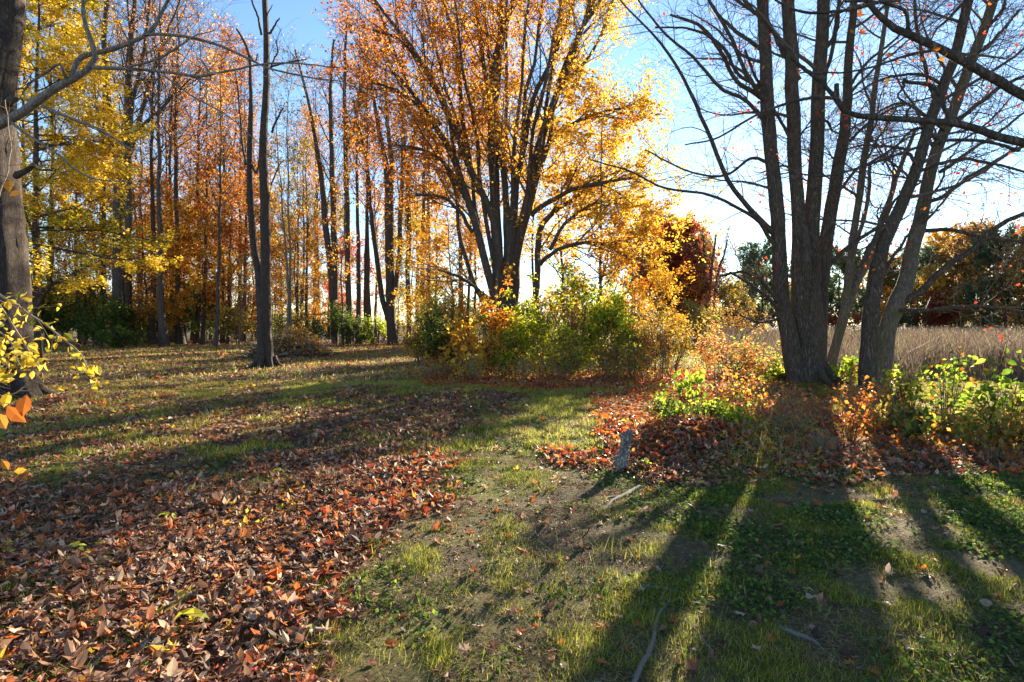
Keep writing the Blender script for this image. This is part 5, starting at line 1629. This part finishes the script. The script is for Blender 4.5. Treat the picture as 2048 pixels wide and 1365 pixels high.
def fallen_leaves():
    out_ = []
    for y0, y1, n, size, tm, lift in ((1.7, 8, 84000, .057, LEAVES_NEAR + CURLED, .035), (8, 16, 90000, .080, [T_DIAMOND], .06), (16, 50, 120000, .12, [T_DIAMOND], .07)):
        x, y = scatter(n, y0, y1)
        k = rng.uniform(0, 1, n) < litter(x, y) ** 1.15
        x, y = x[k], y[k]
        part = rng.integers(0, len(tm), len(x))
        if len(tm) > 5:
            part = np.where((part > 4) & (rng.uniform(0, 1, len(x)) < .70), part - 3, part)
        for i, tp in enumerate(tm):
            q = part == i
            px, py = x[q], y[q]
            m = len(px)
            deep = litter(px, py)
            pos = np.stack([px, py, surf(px, py) + .010 + rng.uniform(0, lift, m) * deep], 1)
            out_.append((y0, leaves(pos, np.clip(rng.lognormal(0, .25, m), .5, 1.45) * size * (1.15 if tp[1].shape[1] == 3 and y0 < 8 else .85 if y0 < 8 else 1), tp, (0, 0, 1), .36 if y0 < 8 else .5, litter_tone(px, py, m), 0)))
    grp = {}
    for y0, l in out_:
        grp.setdefault((y0, l[1].shape[1]), []).append(l)
    for (y0, k), ls in grp.items():
        V, Fc, rn = join_leaves(ls)
        link('fallen_leaves', new_mesh('fallen_leaves', V, Fc, G_LITTER, rn), label='carpet of brown, russet and red fallen leaves on the lawn', cat='fallen leaves', kind='stuff')
    # redder leaves heaped on the mound and drifted under the thicket
    x, y = scatter(120000, 5.5, 20, .9)
    a = np.maximum(region(x, y, RED_MOUND, 16), .8 * region(x, y, LIT_POLYS[5][0], 8))
    a = np.maximum(a, .14 * region(x, y, LIT_POLYS[7][0], 14))
    a = np.maximum(a, .6 * region(x, y, LIT_POLYS[8][0], 10))
    k = rng.uniform(0, 1, len(x)) < a
    x, y = x[k], y[k]
    x2, y2 = scatter(30000, 3, 10, .9)
    k = rng.uniform(0, 1, len(x2)) < .34 * region(x2, y2, RED_RIM, 45) * litter(x2, y2)
    x, y = np.concatenate([x, x2[k]]), np.concatenate([y, y2[k]])
    m = len(x)
    pos = np.stack([x, y, surf(x, y) + rng.uniform(.01, .06, m)], 1)
    V, Fc, rn = leaves(pos, .085, T_OVAL, (0, 0, .8), .6, None, 0)
    link('fallen_leaves', new_mesh('fallen_leaves', V, Fc, G_REDLITTER, rn), label='red and russet leaves heaped on the mound and under the shrubs', cat='fallen leaves', kind='stuff')


fallen_leaves()


def blades(x, y, h, w, lean, rnd, name, mat, label, cat):
    n = len(x)
    z = surf(x, y) - .004
    a = rng.uniform(0, 6.28, n)
    d = np.stack([np.cos(a), np.sin(a), np.zeros(n)], 1)
    s = np.stack([-np.sin(a), np.cos(a), np.zeros(n)], 1) * (w / 2)[:, None]
    b = np.stack([x, y, z], 1)
    up = np.array([0, 0, 1.])
    ln = (lean * rng.uniform(.3, 1.3, n))[:, None]
    hh = h[:, None]
    tp = b + up * hh * np.clip(1 - .35 * ln, .3, 1) + d * hh * ln
    V = np.stack([b - s, b + s, tp], 1).reshape(-1, 3)
    link(name, new_mesh(name, V, np.arange(3 * n).reshape(n, 3), mat, np.repeat(rnd, 3)), label=label, cat=cat, kind='stuff')


def grass():
    X, Yy, Hh, Ww, Rr = [], [], [], [], []
    for y0, y1, n, h, w in ((1.6, 7, 640000, .032, .0042), (7, 16, 380000, .060, .0105), (16, 45, 190000, .085, .030)):
        x, y = scatter(n, y0, y1)
        g = green(x, y) if y0 < 7 else np.where(gz(x, y) > WATER_Z + .05, (1 - .78 * litter(x, y)) * (.40 + .8 * fbm(x * .7, y * .7, 33)), 0)
        cl = fbm(x * 3.2, y * 3.2, 71) + (.08 if y0 >= 7 else 0)
        k = rng.uniform(0, 1, n) < np.clip(g * 1.5, 0, 1) * sstep(.36, .62, cl)
        x, y, cl = x[k], y[k], cl[k]
        m = len(x)
        X.append(x), Yy.append(y)
        Hh.append(h * rng.uniform(.5, 1.5, m) * (.6 + 1.1 * sstep(.45, .75, cl)))
        Ww.append(w * rng.uniform(.6, 1.3, m))
        Rr.append(np.clip(rng.normal(.42 if y0 < 7 else .56, .24, m) + .5 * (fbm(x * .6, y * .6, 72) - .5) - .18 * mossy(x, y), 0, 1))
    # taller tufts
    for u, v, n, r, h in ((280, 858, 500, .6, .10), (650, 800, 600, .9, .09), (420, 815, 500, .9, .09), (715, 1105, 120, .12, .10), (560, 1085, 80, .15, .08), (1450, 1180, 130, .14, .10), (1215, 1105, 120, .13, .11), (1210, 1285, 110, .12, .10),
                          (1340, 1330, 80, .1, .1), (1480, 1010, 150, .25, .09), (1130, 1240, 90, .13, .09), (910, 1195, 90, .12, .09), (1010, 1160, 80, .12, .08), (1540, 880, 160, .22, .26), (1580, 860, 200, .22, .30), (1470, 850, 260, .35, .22), (1420, 830, 200, .35, .22),
                          (1960, 965, 160, .4, .09), (1840, 1010, 110, .3, .09), (1700, 830, 200, .3, .3), (100, 870, 260, .6, .09), (170, 985, 120, .25, .10), (330, 1010, 120, .25, .09), (90, 1060, 90, .2, .09), (160, 1215, 80, .14, .09), (120, 1330, 90, .14, .07), (700, 1340, 120, .2, .09),
                          (860, 1290, 100, .15, .08), (960, 1330, 90, .14, .08), (1640, 1240, 90, .15, .08), (1840, 1180, 90, .2, .08), (1560, 930, 150, .25, .2), (1500, 925, 140, .2, .2)):
        gx, gy = ground_hit(u, v)
        m = n
        X.append(gx + rng.normal(0, r, m)), Yy.append(gy + rng.normal(0, r, m))
        Hh.append(h * rng.uniform(.4, 1.3, m))
        Ww.append(np.full(m, .0011 * gy + .0012) * rng.uniform(.6, 1.2, m))
        Rr.append(np.clip(rng.normal(.5, .2, m), 0, 1))
    x, y = np.concatenate(X), np.concatenate(Yy)
    blades(x, y, np.concatenate(Hh), np.concatenate(Ww), np.full(len(x), 1.0), np.concatenate(Rr), 'grass', G_GRASS, 'short green and straw coloured grass of the lawn', 'grass')
    # dead grass lying flat
    X, Yy, Ll, Ww = [], [], [], []
    for y0, y1, n, l, w in ((1.6, 7, 420000, .045, .0026), (7, 18, 180000, .08, .007)):
        x, y = scatter(n, y0, y1)
        k = rng.uniform(0, 1, n) < (1 - .8 * litter(x, y)) * sstep(.38, .62, fbm(x * 2.3, y * 2.3, 73)) * (np.asarray(gz(x, y)) > WATER_Z + .05)
        x, y = x[k], y[k]
        X.append(x), Yy.append(y), Ll.append(l * rng.uniform(.4, 1.4, len(x))), Ww.append(w * rng.uniform(.5, 1.3, len(x)))
    x, y, l, w = map(np.concatenate, (X, Yy, Ll, Ww))
    n = len(x)
    a = rng.uniform(0, 6.28, n)
    d = np.stack([np.cos(a), np.sin(a), rng.normal(.12, .22, n)], 1)
    s = np.stack([-np.sin(a), np.cos(a), rng.normal(0, .5, n)], 1)
    b = np.stack([x, y, surf(x, y) + .004], 1)
    V = np.stack([b - s * w[:, None] * .6, b + s * w[:, None] * .6, b + d * l[:, None]], 1)
    V[:, 2:, 2] = np.maximum(V[:, 2:, 2], b[:, 2:3])
    link('dead_grass', new_mesh('dead_grass', V.reshape(-1, 3), np.arange(3 * n).reshape(n, 3), G_THATCH, np.repeat(rng.uniform(0, 1, n) ** 1.4, 3)), label='straw coloured dead grass lying among the green blades', cat='dead grass', kind='stuff')
    # clover and other small round leaves close to the soil
    x, y = scatter(260000, 1.6, 9)
    k = rng.uniform(0, 1, len(x)) < (1 - litter(x, y)) * sstep(.46, .66, fbm(x * 1.5, y * 1.5, 74)) * (.35 + .65 * sstep(1250, 1500, uv_of(x, y)[0]))
    x, y = x[k], y[k]
    pos = np.stack([x, y, surf(x, y) + rng.uniform(.008, .035, len(x))], 1)
    V, Fc, rn = leaves(pos, .024 + .0012 * pos[:, 1], (np.array([[0, -.5, 0], [.42, .0, .08], [0, .5, 0], [-.42, 0, .08]]), np.array([[0, 1, 2, 3]])), (0, -.15, 1), .55)
    link('clover', new_mesh('clover', V, Fc, leaf_mat('clover_leaves', [(0, (.03, .06, .015)), (.6, (.08, .14, .03)), (1, (.24, .32, .045))], .5, .7, .1), rn), label='small round clover leaves between the grass', cat='clover', kind='stuff')
    # crumbs of soil and bark
    x, y = scatter(55000, 1.6, 9)
    k = rng.uniform(0, 1, len(x)) < (.25 + .75 * bare(x, y)) * (1 - .7 * litter(x, y))
    x, y = x[k], y[k]
    pos = np.stack([x, y, surf(x, y) + .003], 1)
    T_CR = (np.array([[-.5, -.3, 0], [.5, -.4, .05], [.1, .5, .1], [0, 0, .5]]), np.array([[0, 1, 3], [1, 2, 3], [2, 0, 3]]))
    V, Fc, rn = leaves(pos, .011, T_CR, (0, 0, 1), .3)
    x, y = scatter(100000, 1.6, 11)
    k = rng.uniform(0, 1, len(x)) < (1 - .6 * litter(x, y)) * sstep(.36, .6, fbm(x * 1.9, y * 1.9, 79)) * (np.asarray(gz(x, y)) > WATER_Z + .05)
    x, y = x[k], y[k]
    p2 = np.stack([x, y, surf(x, y) + .005], 1)
    V2, F2, r2 = leaves(p2, .017, T_DIAMOND, (0, 0, 1), .5, rng.uniform(0, .62, len(x)))
    link('leaf_crumbs', new_mesh('leaf_crumbs', V2, F2, G_LITTER, r2), label='brown scraps of old leaf between the grass blades', cat='leaf scraps', kind='stuff')
    link('soil_crumbs', new_mesh('soil_crumbs', V, Fc, leaf_mat('soil_crumb', [(0, (.03, .022, .015)), (.7, (.10, .075, .05)), (1, (.22, .17, .12))], 0), rn), label='crumbs of dark soil and bark on the bare ground', cat='soil', kind='stuff')


grass()


# --- single leaves that lie loose on top, each an object of its own
def single_leaves():
    tone = {'russet': .5, 'brown': .3, 'tan': .86, 'orange': .72, 'red': .965, 'dark brown': .12, 'pale straw': .92, 'yellow': 1.0}
    meshes = {}
    for c, r in tone.items():
        for i, tp in enumerate(LEAVES_NEAR + CURLED):
            meshes[c, i] = new_mesh('fallen_leaf', tp[0], tp[1], G_LITTER, np.full(len(tp[0]), r))

    def lay(x, y, c, size, label, group, tilt=.5, z=.02):
        i = int(rng.integers(0, 7)) if tilt > .4 else int(rng.integers(0, 4))
        o = link('fallen_leaf', meshes[c, i], None, label, 'leaf', group, None, (x, y, float(surf(np.array([x]), np.array([y]))[0]) + z))
        o.rotation_euler = (rng.normal(0, tilt), rng.normal(0, tilt), rng.uniform(0, 6.28))
        s = size * rng.uniform(.8, 1.2)
        o.scale = (s, s, s)
    x, y = scatter(5000, 2.3, 4.1, .92)
    u, v = uv_of(x, y)
    ok = (litter(x, y) > .6) & (u > 10) & (u < 900) & (v < 1355)
    x, y = x[ok][:245], y[ok][:245]
    cs = ['russet', 'brown', 'tan', 'orange', 'dark brown', 'pale straw', 'red']
    for k in range(len(x)):
        c = cs[int(rng.choice(7, p=[.24, .22, .17, .14, .10, .08, .05]))]
        lay(x[k], y[k], c, .064, f'curled {c} leaf lying loose on the leaf carpet in the left foreground', 'loose leaves on top of the leaf carpet', .32, .045)
    named = [
        (2012, 1150, 'orange', .10, 'large orange leaf lying flat on the grass near the right edge'), (1997, 1195, 'orange', .08, 'orange leaf just in front of the large one near the right edge'),
        (1985, 1025, 'orange', .08, 'orange leaf on the grass at the right edge below the green bush'), (1995, 1055, 'red', .07, 'red leaf close behind the orange one at the right edge'),
        (1920, 1030, 'tan', .10, 'broad tan leaf lying on the shaded strip at the right'), (1905, 1028, 'orange', .08, 'orange leaf touching the broad tan leaf on the shaded strip'),
        (1820, 1040, 'orange', .07, 'orange leaf in the sunlit grass right of the broad tree shadow'), (1800, 1032, 'red', .06, 'small red leaf in the sunlit grass right of the broad tree shadow'),
        (1835, 1065, 'red', .06, 'red leaf just below the orange one in the sunlit grass'), (1895, 1060, 'orange', .06, 'small orange leaf below the broad tan leaf'),
        (1870, 1130, 'red', .06, 'bright red leaf beside the narrow shadow stripe at the right'), (1790, 1145, 'orange', .07, 'orange leaf on the pale grass at the edge of the broad shadow'),
        (1820, 1125, 'red', .05, 'tiny red leaf above the orange one at the broad shadow edge'), (1980, 1000, 'orange', .09, 'bright orange leaf under the bush at the right edge'),
        (1445, 1100, 'dark brown', .09, 'dark upright curled leaf at the left edge of the lit strip'), (1535, 1130, 'orange', .06, 'orange leaf in the lit strip between two tree shadows'),
        (1700, 1200, 'brown', .09, 'brown leaf lying in the broad tree shadow'), (1620, 1185, 'tan', .10, 'tan curled leaf pointing right in the broad tree shadow'),
        (1520, 1148, 'brown', .11, 'long brown leaf at the left rim of the broad tree shadow'), (1575, 1185, 'brown', .08, 'narrow brown leaf further into the broad tree shadow'),
        (1622, 1205, 'tan', .09, 'second tan leaf just below the curled one in the shadow'), (1237, 1195, 'orange', .07, 'orange-red leaf on the bare earth in the middle foreground'),
        (1255, 1182, 'red', .06, 'red leaf touching the stick end in the middle foreground'), (1300, 1165, 'red', .07, 'crumpled red leaf right above the short grey stick'),
        (1230, 1220, 'pale straw', .09, 'pale straw leaf standing up below the orange-red leaf'), (1237, 1245, 'pale straw', .07, 'pale grey leaf just below the straw coloured one'),
        (1205, 1265, 'orange', .10, 'orange lobed leaf on the grass left of the long stick'), (1200, 1330, 'orange', .10, 'yellow-orange leaf near the bottom edge in the middle'),
        (1135, 1125, 'red', .05, 'small red leaf on the mossy grass in the middle'), (1100, 1030, 'red', .06, 'small red leaf on bare earth below the leaf cluster'),
        (1035, 1235, 'orange', .07, 'orange leaf on the grass left of the middle foreground'), (1070, 1265, 'red', .06, 'red leaf close to the bottom left of the long stick'),
        (1098, 1308, 'red', .06, 'dark red leaf low in the middle foreground'), (1385, 1330, 'red', .06, 'red leaf right of the long stick at the bottom'),
        (800, 1240, 'orange', .10, 'bright orange leaf at the edge of the leaf carpet in the middle'), (945, 1130, 'pale straw', .07, 'pale leaf on the dark grass right of the carpet edge'),
        (930, 1310, 'pale straw', .09, 'pale folded leaf near the bottom right of the carpet edge'), (1700, 1335, 'orange', .08, 'orange leaf at the bottom edge under the broad shadow'),
        (1510, 1310, 'pale straw', .08, 'pale leaf in the lit strip close to the bottom edge'), (1425, 1200, 'yellow', .05, 'small yellow leaf in the lit grass above the thin sticks'),
        (720, 900, 'yellow', .09, 'yellow leaf lying on the carpet in the middle distance'), (850, 970, 'orange', .10, 'orange leaf standing on the right rim of the leaf carpet'),
        (540, 812, 'red', .10, 'scarlet leaf on the shaded lawn below the dead tree'), (1745, 830, 'red', .11, 'scarlet leaf caught on the brown leaves below the leaning trunks')]
    for (u, v, c, s, lb) in named:
        x, y = ground_hit(u, v)
        lay(x, y, c, s * .85, lb, 'single leaves scattered on the grass', .22, .025)


single_leaves()


def seedlings():
    for (u, v, s, lb) in ((385, 1262, .085, 'yellow-green seedling of three leaves among the litter at the bottom left'), (335, 1055, .08, 'lime seedling with spread leaves in the middle of the leaf carpet'),
                          (155, 1120, .06, 'small yellow-green seedling at the left of the leaf carpet'), (560, 960, .07, 'yellowish seedling near the upper rim of the leaf carpet'),
                          (1290, 940, .09, 'yellow-green seedling at the foot of the rotten log'), (1250, 855, .09, 'yellow leaved seedling just behind the rotten log'),
                          (820, 898, .08, 'yellow seedling at the right end of the dusky leaf drift'), (1625, 955, .06, 'green seedling among the grass at the foot of the dry stems')):
        x, y = ground_hit(u, v)
        z = float(surf(np.array([x]), np.array([y]))[0])
        root = thing('seedling', lb, 'seedling', (x, y, z), 'seedlings coming up through the litter')
        V, Q = tubes(np.array([[[0, 0, -.01], [.005, 0, .03], [.0, .005, .06], [0, 0, .085]]]), np.full((1, 4), .002), 5)
        link('stem', new_mesh('stem', V, Q, STEM_GREEN), root)
        for k in range(5):
            a = k * 1.257 + rng.uniform(-.4, .4)
            r = s * .55
            V, Fc, rn = leaves(np.array([[math.cos(a) * r, math.sin(a) * r, .075 + .01 * k]]), s, T_OVAL, (math.cos(a) * .4, math.sin(a) * .4, 1), .15, np.array([.85 + .03 * k]), 0)
            link('leaf', new_mesh('leaf', V, Fc, G_LIME, rn), root)


seedlings()


def sticks():
    GREY = bark_mat('weathered_stick', (.09, .072, .055), (.30, .25, .20), 130, .35, .4)
    for lb, pts in (
            ('crooked grey stick with a short fork lying in front of the rotten log', [(1208, 1022, 2.5), (1228, 1004, 5), (1250, 992, 5.5), (1262, 985, 6), (1281, 978, 6)]),
            ('long bent grey stick running towards the bottom edge in the middle', [(1266, 1372, 6), (1283, 1335, 7), (1300, 1305, 7), (1309, 1275, 5.5), (1318, 1235, 4), (1340, 1205, 2)]),
            ('short grey stick lying across the grass above the long one', [(1286, 1178, 5), (1310, 1181, 5.5), (1338, 1182, 5), (1366, 1192, 3)]),
            ('thin straight straw coloured twig right of the long stick', [(1368, 1242, 2), (1390, 1268, 2.4), (1410, 1288, 2.4), (1428, 1304, 1.6)]),
            ('dark stick half buried in the broad shadow near the bottom right', [(1560, 1262, 5), (1595, 1275, 6.5), (1640, 1292, 4)]),
            ('thin twig lying across the sunlit grass at the right', [(1730, 1004, 2), (1780, 1003, 2.2), (1840, 1003, 1.4)]),
            ('pale thin stick along the carpet at the bottom edge on the left', [(555, 1360, 3), (585, 1325, 3.2), (598, 1290, 2.6), (590, 1265, 1.5)])):
        q = []
        for u, v, r in pts:
            x, y = ground_hit(u, v)
            q.append([x, y, float(surf(np.array([x]), np.array([y]))[0]) + r / F * y * .5, .85 * r / F * y])
        c = np.array(q[0][:3])
        q = resample(np.array(q), 22)
        P, R = wig(q[:, :3], q[:, 3], .0025)
        root = thing('stick', lb, 'stick', c, 'sticks fallen on the grass')
        tube_part('shaft', P, R, 9, GREY, root, c, .05, .06)
        g_ = grow(P[None], R[None], 5, .1, .9, .7, .10, 5, .2, 0., .5, .0016)
        g_[0][:, :, 2] = np.maximum(g_[0][:, :, 2], P[:, 2].min())
        twig_part('twigs', [g_], [4], GREY, root, c)
        if 'fork' in lb:
            p = np.array([P[10], P[7] + [-.005, .06, .01], P[5] + [-.02, .07, .02], P[3] + [-.02, .05, .012]])
            s = resample(np.concatenate([p, np.array([[.013], [.011], [.008], [.003]])], 1), 12)
            tube_part('side_twig', s[:, :3], s[:, 3], 7, GREY, root, c, .05, .06)
    # the rotten log on the edge of the mound
    m = bark_mat('rotten_wood', (.012, .010, .009), (.80, .72, .58), 19, .34, 1.0, rough=.9)
    p = [W(1247, 952, 6.10), W(1243, 925, 6.17), W(1248, 898, 6.24), W(1254, 876, 6.3), W(1261, 862, 6.34)]
    r = [.050, .060, .052, .062, .030]
    q = resample(np.concatenate([np.array(p), np.array(r)[:, None]], 1), 60)
    c = np.array([p[0][0], p[0][1], float(gz(p[0][0], p[0][1]))])
    q[:, 2] = np.maximum(q[:, 2], gz(q[:, 0], q[:, 1]) + .01)
    root = thing('rotten_log', 'black and white weathered piece of rotten log propped on the edge of the leaf mound', 'log', c)
    V, Q = tubes(q[None, :, :3], q[None, :, 3], 40, .16, .03)
    i_, j_ = np.divmod(np.arange(len(V)), 40)
    ctr = q[i_, :3]
    f_ = .62 + .75 * fbm(j_ * .42, i_ * .10, 5) - .45 * (fbm(j_ * .30 + 9, i_ * .16, 9) > .60)     # eaten-out hollows and ridges
    V = ctr + (V - ctr) * f_[:, None]
    link('wood', new_mesh('wood', V - c, Q, m, None, False), root)
    q = q[::2][:26]
    s = resample(np.array([[*(q[9, :3] + [-.03, 0, .02]), .024], [*(q[9, :3] + [-.085, -.02, .035]), .018], [*(q[9, :3] + [-.11, -.03, .02]), .007]]), 9)
    tube_part('knot', s[:, :3], s[:, 3], 10, m, root, c, .1, .06)


sticks()


def path_track():
    """trodden earth track that crosses the far left of the lawn"""
    pts = np.array([ground_hit(u, v) for u, v in ((-200, 722), (60, 712), (200, 706), (330, 700), (450, 697), (520, 694))])
    q = resample(np.concatenate([pts, np.full((6, 1), 0.)], 1), 60)
    hw = .75 + .2 * np.sin(np.arange(60) * .7)
    V = []
    for j in (-1, -.5, 0, .5, 1):
        yy = q[:, 1] + j * hw * 1.6
        V.append(np.stack([q[:, 0], yy, gz(q[:, 0], yy) + .012 - .010 * abs(j) ** 3], 1))
    V = np.stack(V, 1).reshape(-1, 3)
    a = (np.arange(59)[:, None] * 5 + np.arange(4)[None]).ravel()
    link('path', new_mesh('path', V, np.stack([a, a + 5, a + 6, a + 1], 1), plain_mat('trodden_earth', (.26, .20, .15), .95), None, True), kind='structure')


path_track()
